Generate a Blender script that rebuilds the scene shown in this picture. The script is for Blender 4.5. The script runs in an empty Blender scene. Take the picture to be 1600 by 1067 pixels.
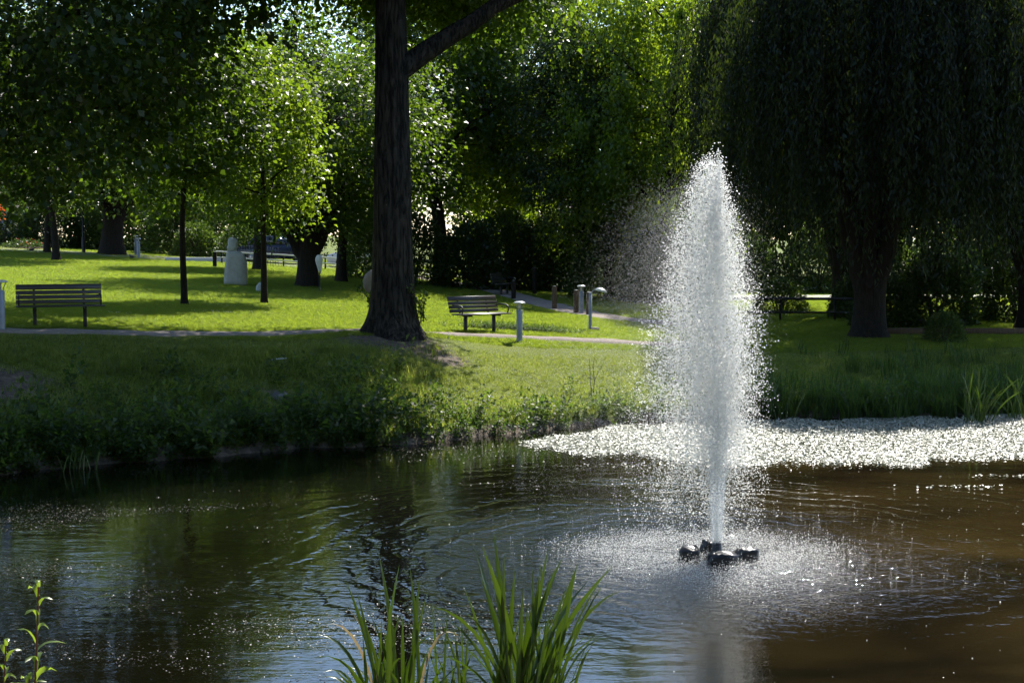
import bpy, math, random
import numpy as np
from mathutils import Vector, Matrix, Euler

# ------------------------------------------------------------------ camera, sky, sun, exposure
sc = bpy.context.scene
COL = sc.collection
R = math.radians
cam = bpy.data.cameras.new('camera')
cam.lens = 50.0; cam.sensor_width = 36.0; cam.clip_start = 0.1; cam.clip_end = 3000
camo = bpy.data.objects.new('camera', cam); COL.objects.link(camo)
camo.location = (0, 0, 3.6); camo.rotation_euler = (R(90 - 4.21), 0, 0)
sc.camera = camo
SUN_EL, SUN_AZ = 48.0, 21.0
world = bpy.data.worlds.new('World'); sc.world = world; world.use_nodes = True
wn = world.node_tree; bg = wn.nodes['Background']
sky = wn.nodes.new('ShaderNodeTexSky'); sky.sky_type = 'NISHITA'; sky.sun_disc = False
sky.sun_elevation = R(SUN_EL); sky.sun_rotation = R(SUN_AZ)
sky.air_density = 1.1; sky.dust_density = 0.3; sky.ozone_density = 2.5
wn.links.new(sky.outputs[0], bg.inputs[0]); bg.inputs[1].default_value = 0.135
sl = bpy.data.lights.new('sun', 'SUN'); sl.energy = 5.0; sl.angle = R(0.5); sl.color = (1.0, 0.95, 0.86)
so = bpy.data.objects.new('sun', sl); COL.objects.link(so)
SV = Vector((math.sin(R(SUN_AZ)) * math.cos(R(SUN_EL)), math.cos(R(SUN_AZ)) * math.cos(R(SUN_EL)), math.sin(R(SUN_EL))))
so.rotation_euler = SV.to_track_quat('Z', 'Y').to_euler(); so.location = SV * 60
sc.view_settings.view_transform = 'Standard'; sc.view_settings.look = 'None'
sc.view_settings.exposure = 1.0; sc.view_settings.gamma = 1.0; sc.view_settings.use_curve_mapping = False
sc.render.engine = 'CYCLES'
cy = sc.cycles
cy.max_bounces = 8; cy.diffuse_bounces = 7; cy.glossy_bounces = 2; cy.transmission_bounces = 3; cy.transparent_max_bounces = 6
cy.use_adaptive_sampling = True; cy.adaptive_threshold = 0.03
cy.caustics_reflective = False; cy.caustics_refractive = False
cy.use_denoising = True
try: cy.denoiser = 'OPENIMAGEDENOISE'; cy.denoising_prefilter = 'ACCURATE'
except Exception: pass
cy.sample_clamp_indirect = 3.0

rng = np.random.default_rng(7)

# ------------------------------------------------------------------ material helpers
def new_mat(name):
    m = bpy.data.materials.new(name); m.use_nodes = True
    nt = m.node_tree; nt.nodes.clear()
    return m, nt, nt.nodes, nt.links
def nd(ns, t, **kw):
    n = ns.new(t)
    for k, v in kw.items(): setattr(n, k, v)
    return n
def ramp(ns, stops):
    r = ns.new('ShaderNodeValToRGB'); e = r.color_ramp.elements
    while len(e) < len(stops): e.new(0.5)
    for i, (p, c) in enumerate(stops):
        e[i].position = p; e[i].color = (*c, 1) if len(c) == 3 else c
    return r
def plain(name, col, rough=0.6, metal=0.0, var=0.25, scale=6.0, bump=0.0, spec=0.5, bscale=None, stretch=None):
    m, nt, ns, ln = new_mat(name)
    out = ns.new('ShaderNodeOutputMaterial'); b = ns.new('ShaderNodeBsdfPrincipled')
    tc = ns.new('ShaderNodeTexCoord'); no = ns.new('ShaderNodeTexNoise')
    no.inputs['Scale'].default_value = scale; no.inputs['Detail'].default_value = 8; no.inputs['Roughness'].default_value = 0.65
    src = tc.outputs['Object']
    if stretch:
        mp = ns.new('ShaderNodeMapping'); mp.inputs['Scale'].default_value = stretch
        ln.new(src, mp.inputs[0]); src = mp.outputs[0]
    ln.new(src, no.inputs['Vector'])
    c = np.array(col)
    rp = ramp(ns, [(0.3, tuple(c * (1 - var))), (0.7, tuple(np.minimum(c * (1 + var), 1)))])
    ln.new(no.outputs['Fac'], rp.inputs[0]); ln.new(rp.outputs[0], b.inputs['Base Color'])
    b.inputs['Roughness'].default_value = rough; b.inputs['Metallic'].default_value = metal
    b.inputs['Specular IOR Level'].default_value = spec
    if bump:
        bp = ns.new('ShaderNodeBump'); bp.inputs['Strength'].default_value = 1.0; bp.inputs['Distance'].default_value = bump
        if bscale:
            n2 = ns.new('ShaderNodeTexNoise'); n2.inputs['Scale'].default_value = bscale; n2.inputs['Detail'].default_value = 6
            ln.new(src, n2.inputs['Vector']); ln.new(n2.outputs['Fac'], bp.inputs['Height'])
        else: ln.new(no.outputs['Fac'], bp.inputs['Height'])
        ln.new(bp.outputs[0], b.inputs['Normal'])
    ln.new(b.outputs[0], out.inputs[0])
    return m
def leafmat(name, c1, c2, t1, t2, trans=0.5, rough=0.42, per_island=True, spec=0.5):
    """leaf: glossy upper surface + light passing through"""
    m, nt, ns, ln = new_mat(name)
    out = ns.new('ShaderNodeOutputMaterial'); b = ns.new('ShaderNodeBsdfPrincipled'); t = ns.new('ShaderNodeBsdfTranslucent')
    mx = ns.new('ShaderNodeMixShader'); mx.inputs[0].default_value = trans
    if per_island:
        g = ns.new('ShaderNodeNewGeometry'); rnd = g.outputs['Random Per Island']
    else:
        g = ns.new('ShaderNodeObjectInfo'); rnd = g.outputs['Random']
    r1 = ramp(ns, [(0.0, c1), (1.0, c2)]); r2 = ramp(ns, [(0.0, t1), (1.0, t2)])
    ln.new(rnd, r1.inputs[0]); ln.new(rnd, r2.inputs[0])
    ln.new(r1.outputs[0], b.inputs['Base Color']); ln.new(r2.outputs[0], t.inputs['Color'])
    b.inputs['Roughness'].default_value = rough; b.inputs['Specular IOR Level'].default_value = spec
    ln.new(b.outputs[0], mx.inputs[1]); ln.new(t.outputs[0], mx.inputs[2]); ln.new(mx.outputs[0], out.inputs[0])
    return m

M = {}
M['leaf_maple'] = leafmat('leaf_maple', (0.02, 0.042, 0.01), (0.035, 0.06, 0.014), (0.11, 0.21, 0.01), (0.22, 0.33, 0.016), 0.46, 0.42)
M['leaf_canopy'] = leafmat('leaf_canopy', (0.02, 0.04, 0.01), (0.04, 0.065, 0.016), (0.04, 0.09, 0.005), (0.11, 0.19, 0.01), 0.4, 0.38)
M['leaf_young'] = leafmat('leaf_young', (0.03, 0.055, 0.012), (0.05, 0.08, 0.016), (0.2, 0.33, 0.014), (0.34, 0.46, 0.02), 0.5, 0.42)
M['leaf_poplar'] = leafmat('leaf_poplar', (0.05, 0.09, 0.018), (0.08, 0.12, 0.02), (0.26, 0.4, 0.014), (0.42, 0.54, 0.025), 0.52, 0.4)
M['leaf_dark'] = leafmat('leaf_dark', (0.022, 0.04, 0.013), (0.04, 0.06, 0.02), (0.06, 0.12, 0.014), (0.11, 0.18, 0.02), 0.35, 0.42)
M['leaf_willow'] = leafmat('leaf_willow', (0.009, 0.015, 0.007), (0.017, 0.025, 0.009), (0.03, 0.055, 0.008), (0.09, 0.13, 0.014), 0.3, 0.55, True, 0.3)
M['leaf_far'] = leafmat('leaf_far', (0.03, 0.05, 0.018), (0.06, 0.085, 0.028), (0.09, 0.16, 0.02), (0.18, 0.27, 0.03), 0.42, 0.45)
M['leaf_red'] = leafmat('leaf_red', (0.2, 0.03, 0.012), (0.3, 0.06, 0.015), (0.5, 0.07, 0.015), (0.6, 0.14, 0.02), 0.5)
M['lawn_blade'] = leafmat('lawn_blade', (0.055, 0.085, 0.012), (0.09, 0.12, 0.015), (0.28, 0.4, 0.025), (0.44, 0.54, 0.045), 0.58, 0.5, False)
M['bank_blade'] = leafmat('bank_blade', (0.035, 0.055, 0.01), (0.07, 0.085, 0.022), (0.3, 0.4, 0.03), (0.5, 0.55, 0.1), 0.55, 0.45, False)
M['weed'] = leafmat('weed', (0.022, 0.042, 0.012), (0.045, 0.066, 0.02), (0.1, 0.2, 0.02), (0.2, 0.3, 0.03), 0.42, 0.5, False, 0.35)
M['reed'] = leafmat('reed', (0.035, 0.065, 0.014), (0.065, 0.1, 0.02), (0.07, 0.15, 0.006), (0.16, 0.26, 0.012), 0.2, 0.3)
M['reed_dry'] = leafmat('reed_dry', (0.25, 0.2, 0.1), (0.35, 0.3, 0.18), (0.3, 0.22, 0.1), (0.4, 0.3, 0.15), 0.3, 0.5)
M['pad'] = leafmat('pad', (0.19, 0.2, 0.13), (0.3, 0.31, 0.23), (0.15, 0.18, 0.08), (0.2, 0.22, 0.1), 0.12, 0.42, False, 1.0)
M['scum'] = leafmat('scum', (0.03, 0.032, 0.02), (0.06, 0.06, 0.04), (0.03, 0.03, 0.02), (0.05, 0.05, 0.03), 0.1, 0.45, False, 0.5)
M['clover'] = leafmat('clover', (0.65, 0.63, 0.55), (0.8, 0.8, 0.74), (0.6, 0.6, 0.5), (0.7, 0.7, 0.6), 0.35, 0.6, False)
def bark_material():
    m, nt, ns, ln = new_mat('furrowed_bark')
    out = ns.new('ShaderNodeOutputMaterial'); b = ns.new('ShaderNodeBsdfPrincipled'); tc = ns.new('ShaderNodeTexCoord')
    mp = ns.new('ShaderNodeMapping'); mp.inputs['Scale'].default_value = (7, 7, 1.1); ln.new(tc.outputs['Object'], mp.inputs[0])
    n1 = ns.new('ShaderNodeTexNoise'); n1.inputs['Scale'].default_value = 2.2; n1.inputs['Detail'].default_value = 5; n1.inputs['Roughness'].default_value = 0.6; n1.inputs['Distortion'].default_value = 0.5
    n2 = ns.new('ShaderNodeTexNoise'); n2.inputs['Scale'].default_value = 1.1; n2.inputs['Detail'].default_value = 4
    ln.new(mp.outputs[0], n1.inputs['Vector']); ln.new(tc.outputs['Object'], n2.inputs['Vector'])
    fur = ramp(ns, [(0.40, (0, 0, 0)), (0.56, (1, 1, 1))]); ln.new(n1.outputs['Fac'], fur.inputs[0])
    rc = ramp(ns, [(0.0, (0.008, 0.007, 0.006)), (1.0, (0.05, 0.042, 0.036))]); ln.new(fur.outputs[0], rc.inputs[0])
    r2 = ramp(ns, [(0.35, (0.6, 0.62, 0.6)), (0.7, (1.25, 1.2, 1.1))]); ln.new(n2.outputs['Fac'], r2.inputs[0])
    mu = nd(ns, 'ShaderNodeMixRGB', blend_type='MULTIPLY'); mu.inputs[0].default_value = 1; ln.new(rc.outputs[0], mu.inputs[1]); ln.new(r2.outputs[0], mu.inputs[2])
    ln.new(mu.outputs[0], b.inputs['Base Color']); b.inputs['Roughness'].default_value = 0.9; b.inputs['Specular IOR Level'].default_value = 0.25
    bp = ns.new('ShaderNodeBump'); bp.inputs['Distance'].default_value = 0.05; ln.new(fur.outputs[0], bp.inputs['Height']); ln.new(bp.outputs[0], b.inputs['Normal'])
    ln.new(b.outputs[0], out.inputs[0]); return m
M['bark'] = bark_material()
M['bark_dark'] = plain('bark_dark', (0.022, 0.018, 0.015), 0.9, 0, 0.5, 5.0, 0.03, 0.2, None, (4, 4, 0.8))
M['twig'] = plain('twig', (0.05, 0.04, 0.03), 0.85, 0, 0.3, 10)
M['wood_slat'] = plain('wood_slat', (0.035, 0.029, 0.026), 0.38, 0, 0.35, 9, 0.002, 0.6, None, (0.6, 6, 6))
M['iron'] = plain('iron', (0.022, 0.022, 0.024), 0.5, 0.3, 0.2, 12)
M['steel'] = plain('steel', (0.24, 0.27, 0.33), 0.45, 0.25, 0.12, 5)
M['cap'] = plain('cap', (0.62, 0.63, 0.62), 0.35, 0.2, 0.08, 6)
M['post_wood'] = plain('post_wood', (0.12, 0.08, 0.05), 0.8, 0, 0.35, 6, 0.006, 0.3, None, (6, 6, 0.7))
M['stone'] = plain('stone', (0.36, 0.37, 0.33), 0.85, 0, 0.16, 5, 0.01, 0.3, 25)
M['stone_pale'] = plain('stone_pale', (0.62, 0.62, 0.56), 0.7, 0, 0.12, 5, 0.006, 0.3, 25)
M['stone_brown'] = plain('stone_brown', (0.2, 0.16, 0.13), 0.85, 0, 0.25, 4, 0.01, 0.3, 20)
M['rock'] = plain('rock', (0.13, 0.12, 0.11), 0.8, 0, 0.35, 5, 0.02, 0.4, 12)
M['gravel'] = plain('gravel', (0.24, 0.2, 0.17), 0.95, 0, 0.3, 30, 0.012, 0.3, 60)
M['asphalt'] = plain('asphalt', (0.2, 0.19, 0.19), 0.9, 0, 0.15, 8, 0.004, 0.4, 60)
M['slab'] = plain('slab', (0.42, 0.39, 0.36), 0.9, 0, 0.15, 8)
M['black_plastic'] = plain('black_plastic', (0.018, 0.018, 0.02), 0.35, 0, 0.3, 9, 0.004)
M['white_wall'] = plain('white_wall', (0.5, 0.49, 0.56), 0.8, 0, 0.08, 2)
M['white_paint'] = plain('white_paint', (0.7, 0.7, 0.7), 0.5, 0, 0.08, 3)
M['dark_hull'] = plain('dark_hull', (0.03, 0.032, 0.05), 0.25, 0.2, 0.1, 3)
M['car_blue'] = plain('car_blue', (0.018, 0.025, 0.05), 0.2, 0.2, 0.1, 3)
M['car_white'] = plain('car_white', (0.7, 0.71, 0.73), 0.25, 0, 0.05, 3)
M['glass'] = plain('glass', (0.03, 0.035, 0.045), 0.06, 0, 0.1, 3, 0, 0.8)
M['tyre'] = plain('tyre', (0.02, 0.02, 0.02), 0.8)
M['rim'] = plain('rim', (0.4, 0.4, 0.42), 0.35, 0.7)
M['soil'] = plain('soil', (0.075, 0.055, 0.04), 0.95, 0, 0.45, 14, 0.03, 0.2, 30)
M['bird_dark'] = plain('bird_dark', (0.02, 0.02, 0.024), 0.6)
M['bird_white'] = plain('bird_white', (0.7, 0.7, 0.68), 0.7)
M['red_cloth'] = plain('red_cloth', (0.5, 0.02, 0.03), 0.8)
M['dark_cloth'] = plain('dark_cloth', (0.03, 0.032, 0.045), 0.9)
M['pale_cloth'] = plain('pale_cloth', (0.6, 0.6, 0.62), 0.8)
M['skin'] = plain('skin', (0.45, 0.28, 0.2), 0.6)
M['petal_red'] = leafmat('petal_red', (0.35, 0.03, 0.02), (0.5, 0.12, 0.05), (0.4, 0.05, 0.02), (0.5, 0.1, 0.05), 0.4)

# ------------------------------------------------------------------ mesh helpers
def mesh_from(name, V, F, mat, smooth=False):
    """V (n,3); F int array (m,k) with one face size, or a list of such arrays"""
    me = bpy.data.meshes.new(name)
    Fs = F if isinstance(F, list) else [F]
    Fs = [np.asarray(f, dtype=np.int32) for f in Fs if len(f)]
    me.vertices.add(len(V)); me.vertices.foreach_set('co', np.asarray(V, dtype=np.float32).ravel())
    loops = np.concatenate([f.ravel() for f in Fs]); sizes = np.concatenate([np.full(len(f), f.shape[1], np.int32) for f in Fs])
    me.loops.add(len(loops)); me.loops.foreach_set('vertex_index', loops)
    me.polygons.add(len(sizes)); me.polygons.foreach_set('loop_start', np.concatenate([[0], np.cumsum(sizes)[:-1]]).astype(np.int32))
    me.update(calc_edges=True); me.validate()
    if smooth: me.polygons.foreach_set('use_smooth', np.ones(len(sizes), bool))
    if mat is not None: me.materials.append(mat)
    return me
def link(name, me, parent=None, loc=None, rotz=None):
    o = bpy.data.objects.new(name, me); COL.objects.link(o)
    if parent is not None: o.parent = parent
    if loc is not None: o.location = loc
    if rotz is not None: o.rotation_euler = (0, 0, rotz)
    return o
def tag(o, label, cat=None, group=None, kind=None):
    if label: o['label'] = label
    if cat: o['category'] = cat
    if group: o['group'] = group
    if kind: o['kind'] = kind
    return o
def thing(name, label, cat, loc=(0, 0, 0), rotz=0, group=None):
    o = bpy.data.objects.new(name, None); COL.objects.link(o); o.empty_display_size = 0.2
    o.location = loc; o.rotation_euler = (0, 0, rotz)
    return tag(o, label, cat, group)
class MB:
    def __init__(s): s.v = []; s.f = {}; s.n = 0
    def add(s, V, F):
        F = np.asarray(F, dtype=np.int32)
        s.v.append(np.asarray(V, float)); s.f.setdefault(F.shape[1], []).append(F + s.n); s.n += len(V)
    def box(s, c, size, rot=None, taper=1.0):
        h = np.array(size) / 2
        V = np.array([[x, y, z] for z in (-1, 1) for y in (-1, 1) for x in (-1, 1)], float)
        V[V[:, 2] > 0, :2] *= taper
        V = V * h
        if rot is not None: V = V @ np.array(Euler(rot).to_matrix()).T
        s.add(V + np.array(c), [[0, 2, 3, 1], [4, 5, 7, 6], [0, 1, 5, 4], [2, 6, 7, 3], [0, 4, 6, 2], [1, 3, 7, 5]])
    def bbox(s, c, size, b=0.01, rot=None):
        """box with chamfered edges along its longest axis and rounded ends"""
        x, y, z = np.array(size) / 2
        def ring(xx, k):
            yy, zz = y - k, z - k; bb = b
            return [[xx, -yy, -zz + bb], [xx, -yy, zz - bb], [xx, -yy + bb, zz], [xx, yy - bb, zz], [xx, yy, zz - bb], [xx, yy, -zz + bb], [xx, yy - bb, -zz], [xx, -yy + bb, -zz]]
        rs = [ring(-x, b), ring(-x + b, 0), ring(x - b, 0), ring(x, b)]
        V = np.array(rs).reshape(-1, 3)
        if rot is not None: V = V @ np.array(Euler(rot).to_matrix()).T
        F = [[r * 8 + i, r * 8 + (i + 1) % 8, (r + 1) * 8 + (i + 1) % 8, (r + 1) * 8 + i] for r in range(3) for i in range(8)]
        n0 = s.n
        s.add(V + np.array(c), F)
        s.f.setdefault(8, []).append(np.array([[n0 + i for i in range(7, -1, -1)], [n0 + 24 + i for i in range(8)]], np.int32))
    def tube(s, P, rad, seg=8, cap=True):
        P = np.asarray(P, float); k = len(P); rad = np.broadcast_to(np.asarray(rad, float), (k,))
        T = np.gradient(P, axis=0); T /= np.linalg.norm(T, axis=1)[:, None] + 1e-9
        ref = np.array([0, 1, 0.]) if abs(T[0, 2]) > 0.7 else np.array([0, 0, 1.])
        A = np.cross(T, ref); A /= np.linalg.norm(A, axis=1)[:, None] + 1e-9
        B = np.cross(T, A)
        a = np.linspace(0, 2 * np.pi, seg, endpoint=False)
        V = P[:, None] + rad[:, None, None] * (np.cos(a)[None, :, None] * A[:, None] + np.sin(a)[None, :, None] * B[:, None])
        i = np.arange(k - 1)[:, None] * seg; j = np.arange(seg)[None]; j2 = (j + 1) % seg
        F = np.stack([i + j, i + j2, i + seg + j2, i + seg + j], -1).reshape(-1, 4)
        n0 = s.n
        s.add(V.reshape(-1, 3), F)
        if cap:
            s.f.setdefault(seg, []).append(np.array([[n0 + q for q in range(seg)], [n0 + (k - 1) * seg + q for q in range(seg - 1, -1, -1)]], np.int32))
    def lathe(s, prof, c=(0, 0, 0), seg=20):
        prof = np.asarray(prof, float); k = len(prof)
        a = np.linspace(0, 2 * np.pi, seg, endpoint=False)
        V = np.stack([prof[:, 0, None] * np.cos(a), prof[:, 0, None] * np.sin(a), np.repeat(prof[:, 1, None], seg, 1)], -1).reshape(-1, 3) + np.array(c)
        i = np.arange(k - 1)[:, None] * seg; j = np.arange(seg)[None]; j2 = (j + 1) % seg
        s.add(V, np.stack([i + j, i + j2, i + seg + j2, i + seg + j], -1).reshape(-1, 4))
    def build(s, name, mat, parent=None, smooth=False, link_it=True):
        me = mesh_from(name, np.concatenate(s.v), [np.concatenate(f) for f in s.f.values()], mat, smooth)
        return link(name, me, parent) if link_it else me
def leaf_quads(P, D, N, L, W, fold=0.25):
    """diamond leaves folded along the midrib: (n*4 verts, n quads)"""
    n = len(P)
    D = D / (np.linalg.norm(D, axis=1)[:, None] + 1e-9)
    S = np.cross(D, N); S /= np.linalg.norm(S, axis=1)[:, None] + 1e-9
    U = np.cross(S, D)
    L = np.broadcast_to(L, (n,))[:, None]; W = np.broadcast_to(W, (n,))[:, None]
    mid = P + D * L * 0.45 + U * W * fold
    V = np.stack([P, mid + S * W * 0.5, P + D * L, mid - S * W * 0.5], 1).reshape(-1, 3)
    return V, np.arange(n * 4, dtype=np.int32).reshape(-1, 4)
def rand_dir(r, n):
    d = r.normal(size=(n, 3)); return d / np.linalg.norm(d, axis=1)[:, None]
def copy_tree(o, parent=None):
    c = o.copy(); COL.objects.link(c); c.parent = parent
    for ch in o.children: copy_tree(ch, c)
    return c
_gn = {}
def scatter(name, pts, rot, scl, src_mesh, parent=None):
    """one object that repeats a small mesh at many points (uncountable stuff)"""
    n = len(pts)
    me = bpy.data.meshes.new(name); me.vertices.add(n); me.vertices.foreach_set('co', np.asarray(pts, np.float32).ravel())
    a = me.attributes.new('rot', 'FLOAT_VECTOR', 'POINT'); a.data.foreach_set('vector', np.asarray(rot, np.float32).ravel())
    scl = np.asarray(scl, np.float32)
    if scl.ndim == 1: scl = np.repeat(scl[:, None], 3, 1)
    a = me.attributes.new('scl', 'FLOAT_VECTOR', 'POINT'); a.data.foreach_set('vector', scl.ravel())
    for m in src_mesh.materials: me.materials.append(m)
    o = link(name, me, parent)
    src = bpy.data.objects.new(src_mesh.name + '_source', src_mesh)
    ng = bpy.data.node_groups.new(name + '_scatter', 'GeometryNodeTree')
    ng.interface.new_socket('Geometry', in_out='INPUT', socket_type='NodeSocketGeometry')
    ng.interface.new_socket('Geometry', in_out='OUTPUT', socket_type='NodeSocketGeometry')
    N = ng.nodes; gi = N.new('NodeGroupInput'); go = N.new('NodeGroupOutput')
    iop = N.new('GeometryNodeInstanceOnPoints'); oi = N.new('GeometryNodeObjectInfo'); oi.inputs['Object'].default_value = src
    r = N.new('GeometryNodeInputNamedAttribute'); r.data_type = 'FLOAT_VECTOR'; r.inputs['Name'].default_value = 'rot'
    s = N.new('GeometryNodeInputNamedAttribute'); s.data_type = 'FLOAT_VECTOR'; s.inputs['Name'].default_value = 'scl'
    e = N.new('FunctionNodeEulerToRotation')
    ng.links.new(gi.outputs[0], iop.inputs['Points']); ng.links.new(oi.outputs['Geometry'], iop.inputs['Instance'])
    ng.links.new(r.outputs['Attribute'], e.inputs[0]); ng.links.new(e.outputs[0], iop.inputs['Rotation'])
    ng.links.new(s.outputs['Attribute'], iop.inputs['Scale']); ng.links.new(iop.outputs[0], go.inputs[0])
    md = o.modifiers.new('scatter', 'NODES'); md.node_group = ng
    return o

# ------------------------------------------------------------------ terrain
POND = np.array([(-27, 9), (-26, 17), (-16, 19), (-10, 20.6), (-7.8, 21.45), (-6.55, 22.2), (-4.96, 23.25), (-3.28, 24.1), (-1.13, 24.9), (0, 26.0),
                 (1.22, 26.95), (2.5, 27.5), (5.1, 28.25), (7.7, 28.3), (10.5, 29), (15, 30.5), (22, 32), (28, 28), (29, 16), (20, 8.5), (8, 8.0), (2, 8.2),
                 (-3, 7.8), (-10, 7), (-20, 6)], float)
def seg_dist(x, y, A, B):
    ax, ay = A; bx, by = B; dx, dy = bx - ax, by - ay
    t = np.clip(((x - ax) * dx + (y - ay) * dy) / (dx * dx + dy * dy), 0, 1)
    return np.hypot(x - ax - t * dx, y - ay - t * dy)
def pond_s(x, y):
    """distance to the shore, positive on land"""
    x = np.asarray(x, float); y = np.asarray(y, float)
    d = np.full(x.shape, 1e9); ins = np.zeros(x.shape, bool); n = len(POND)
    for i in range(n):
        A, B = POND[i], POND[(i + 1) % n]
        d = np.minimum(d, seg_dist(x, y, A, B))
        cond = (A[1] > y) != (B[1] > y)
        with np.errstate(divide='ignore', invalid='ignore'):
            xi = A[0] + (y - A[1]) * (B[0] - A[0]) / (B[1] - A[1] if B[1] != A[1] else 1e-9)
        ins ^= cond & (x < xi)
    wob = 0.18 * np.sin(x * 2.1 + 0.7 * np.sin(y * 1.3)) + 0.12 * np.sin(x * 5.3 + y * 2.0)
    return np.where(ins, -d, d) + wob * 0.6
def sst(t): t = np.clip(t, 0, 1); return t * t * (3 - 2 * t)
def lawn_z(x, y):
    z = 1.12 - 0.065 * (x - 0.18) + 0.004 * (y - 34)
    lo = 0.86; hi = 2.2 + 0.006 * np.clip(y - 50, 0, 60) + 0.042 * np.clip(-x - 18, 0, 22) * sst((y - 45) / 35)
    z = lo + np.log1p(np.exp((z - lo) * 8)) / 8
    z = hi - np.log1p(np.exp((hi - z) * 6)) / 6
    return z
def ground_z(x, y):
    x = np.asarray(x, float); y = np.asarray(y, float)
    s = pond_s(x, y)
    L = np.where(y < 14, 2.0, lawn_z(x, y))
    w = np.where(y < 14, 9.0, np.where(x < -3, 7.0, 7.0 + 1.4 * sst((x + 3) / 4)))
    t = np.clip(s / w, 0, 1)
    lip = np.minimum(0.2, np.maximum(s, 0) * 0.9)
    land = lip + (L - 0.2) * (0.45 * (1 - (1 - t) ** 2) + 0.55 * sst(t))
    land = land + (0.035 * np.sin(x * 1.7 + 1) * np.sin(y * 1.9) + 0.02 * np.sin(x * 4.1 + y * 3.3)) * np.clip(s, 0, 1) * (1 - 0.7 * t)
    # roots swell around the big trunk
    rr = np.hypot(x + 2.67, y - 32); land = land + 0.16 * np.exp(-(rr / 1.5) ** 2)
    return np.where(s > 0, land, np.maximum(-0.8, s * 0.5))
def gz(x, y): return float(ground_z(np.array([x]), np.array([y]))[0])

xs = np.concatenate([[-900, -400, -200, -120, -80, -60, -50], np.arange(-44, -24, 0.9), np.arange(-24, 20, 0.3), np.arange(20, 44, 0.9), [50, 60, 80, 120, 200, 400, 900]])
ys = np.concatenate([[-300, -120, -50, -20, -8, -3, 0, 2], np.arange(4, 46, 0.3), np.arange(46, 110, 1.0), [115, 125, 140, 170, 220, 320, 500, 900, 1500]])
X, Y = np.meshgrid(xs, ys); Z = ground_z(X, Y)
ny, nx = X.shape
ii = (np.arange(ny - 1)[:, None] * nx + np.arange(nx - 1)[None]).ravel()
GF = np.stack([ii, ii + 1, ii + nx + 1, ii + nx], 1)
def ground_material():
    m, nt, ns, ln = new_mat('grass_ground')
    out = ns.new('ShaderNodeOutputMaterial'); b = ns.new('ShaderNodeBsdfPrincipled'); tr = ns.new('ShaderNodeBsdfTranslucent')
    geo = ns.new('ShaderNodeNewGeometry')
    n1 = ns.new('ShaderNodeTexNoise'); n1.inputs['Scale'].default_value = 0.35; n1.inputs['Detail'].default_value = 5
    n2 = ns.new('ShaderNodeTexNoise'); n2.inputs['Scale'].default_value = 14; n2.inputs['Detail'].default_value = 6; n2.inputs['Roughness'].default_value = 0.7
    ln.new(geo.outputs['Position'], n1.inputs['Vector']); ln.new(geo.outputs['Position'], n2.inputs['Vector'])
    r1 = ramp(ns, [(0.35, (0.085, 0.115, 0.01)), (0.65, (0.13, 0.155, 0.015))])
    ln.new(n1.outputs['Fac'], r1.inputs[0])
    r2 = ramp(ns, [(0.3, (0.7, 0.72, 0.6)), (0.7, (1.15, 1.12, 1.1))])
    ln.new(n2.outputs['Fac'], r2.inputs[0])
    mu = nd(ns, 'ShaderNodeMixRGB', blend_type='MULTIPLY'); mu.inputs[0].default_value = 1
    ln.new(r1.outputs[0], mu.inputs[1]); ln.new(r2.outputs[0], mu.inputs[2])
    col = mu.outputs[0]
    # bare earth: vertex attribute (worn bank, around the trunk, pond bed)
    at = ns.new('ShaderNodeAttribute'); at.attribute_name = 'soil'
    ad = nd(ns, 'ShaderNodeMath', operation='ADD'); sb = nd(ns, 'ShaderNodeMath', operation='SUBTRACT'); sb.inputs[1].default_value = 0.5
    ln.new(n2.outputs['Fac'], sb.inputs[0]); ln.new(at.outputs['Fac'], ad.inputs[0]); ln.new(sb.outputs[0], ad.inputs[1])
    rs = ramp(ns, [(0.4, (0, 0, 0)), (0.6, (1, 1, 1))]); ln.new(ad.outputs[0], rs.inputs[0])
    n3 = ns.new('ShaderNodeTexNoise'); n3.inputs['Scale'].default_value = 9; n3.inputs['Detail'].default_value = 8
    ln.new(geo.outputs['Position'], n3.inputs['Vector'])
    rc = ramp(ns, [(0.3, (0.055, 0.042, 0.03)), (0.7, (0.17, 0.13, 0.095))]); ln.new(n3.outputs['Fac'], rc.inputs[0])
    mx = nd(ns, 'ShaderNodeMixRGB'); ln.new(rs.outputs[0], mx.inputs[0]); ln.new(col, mx.inputs[1]); ln.new(rc.outputs[0], mx.inputs[2])
    ln.new(mx.outputs[0], b.inputs['Base Color'])
    b.inputs['Roughness'].default_value = 0.9; b.inputs['Specular IOR Level'].default_value = 0.2
    bp = ns.new('ShaderNodeBump'); bp.inputs['Distance'].default_value = 0.03; ln.new(n2.outputs['Fac'], bp.inputs['Height']); ln.new(bp.outputs[0], b.inputs['Normal'])
    ln.new(b.outputs[0], out.inputs[0])
    return m
M['ground'] = ground_material()
GV = np.stack([X.ravel(), Y.ravel(), Z.ravel()], 1)
def soil_amount(x, y):
    s = pond_s(x, y)
    a = np.where(s < 0.15, 1.0, 0.0)
    def spot(cx, cy, rx, ry, k=1.0): return k * np.exp(-(((x - cx) / rx) ** 2 + ((y - cy) / ry) ** 2))
    a = np.maximum(a, spot(-2.6, 31.2, 1.7, 1.3, 0.8)); a = np.maximum(a, spot(-1.45, 30.6, 0.7, 0.8, 0.85))
    a = np.maximum(a, spot(-9.0, 24.6, 1.6, 1.0, 0.95)); a = np.maximum(a, spot(-4.5, 26.4, 0.8, 0.5, 0.6))
    a = np.maximum(a, spot(-10.2, 28.2, 1.6, 0.7, 0.6)); a = np.maximum(a, np.where(y < 14, 0.55, 0))
    return a
gme = mesh_from('ground', GV, GF, M['ground'], True)
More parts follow.
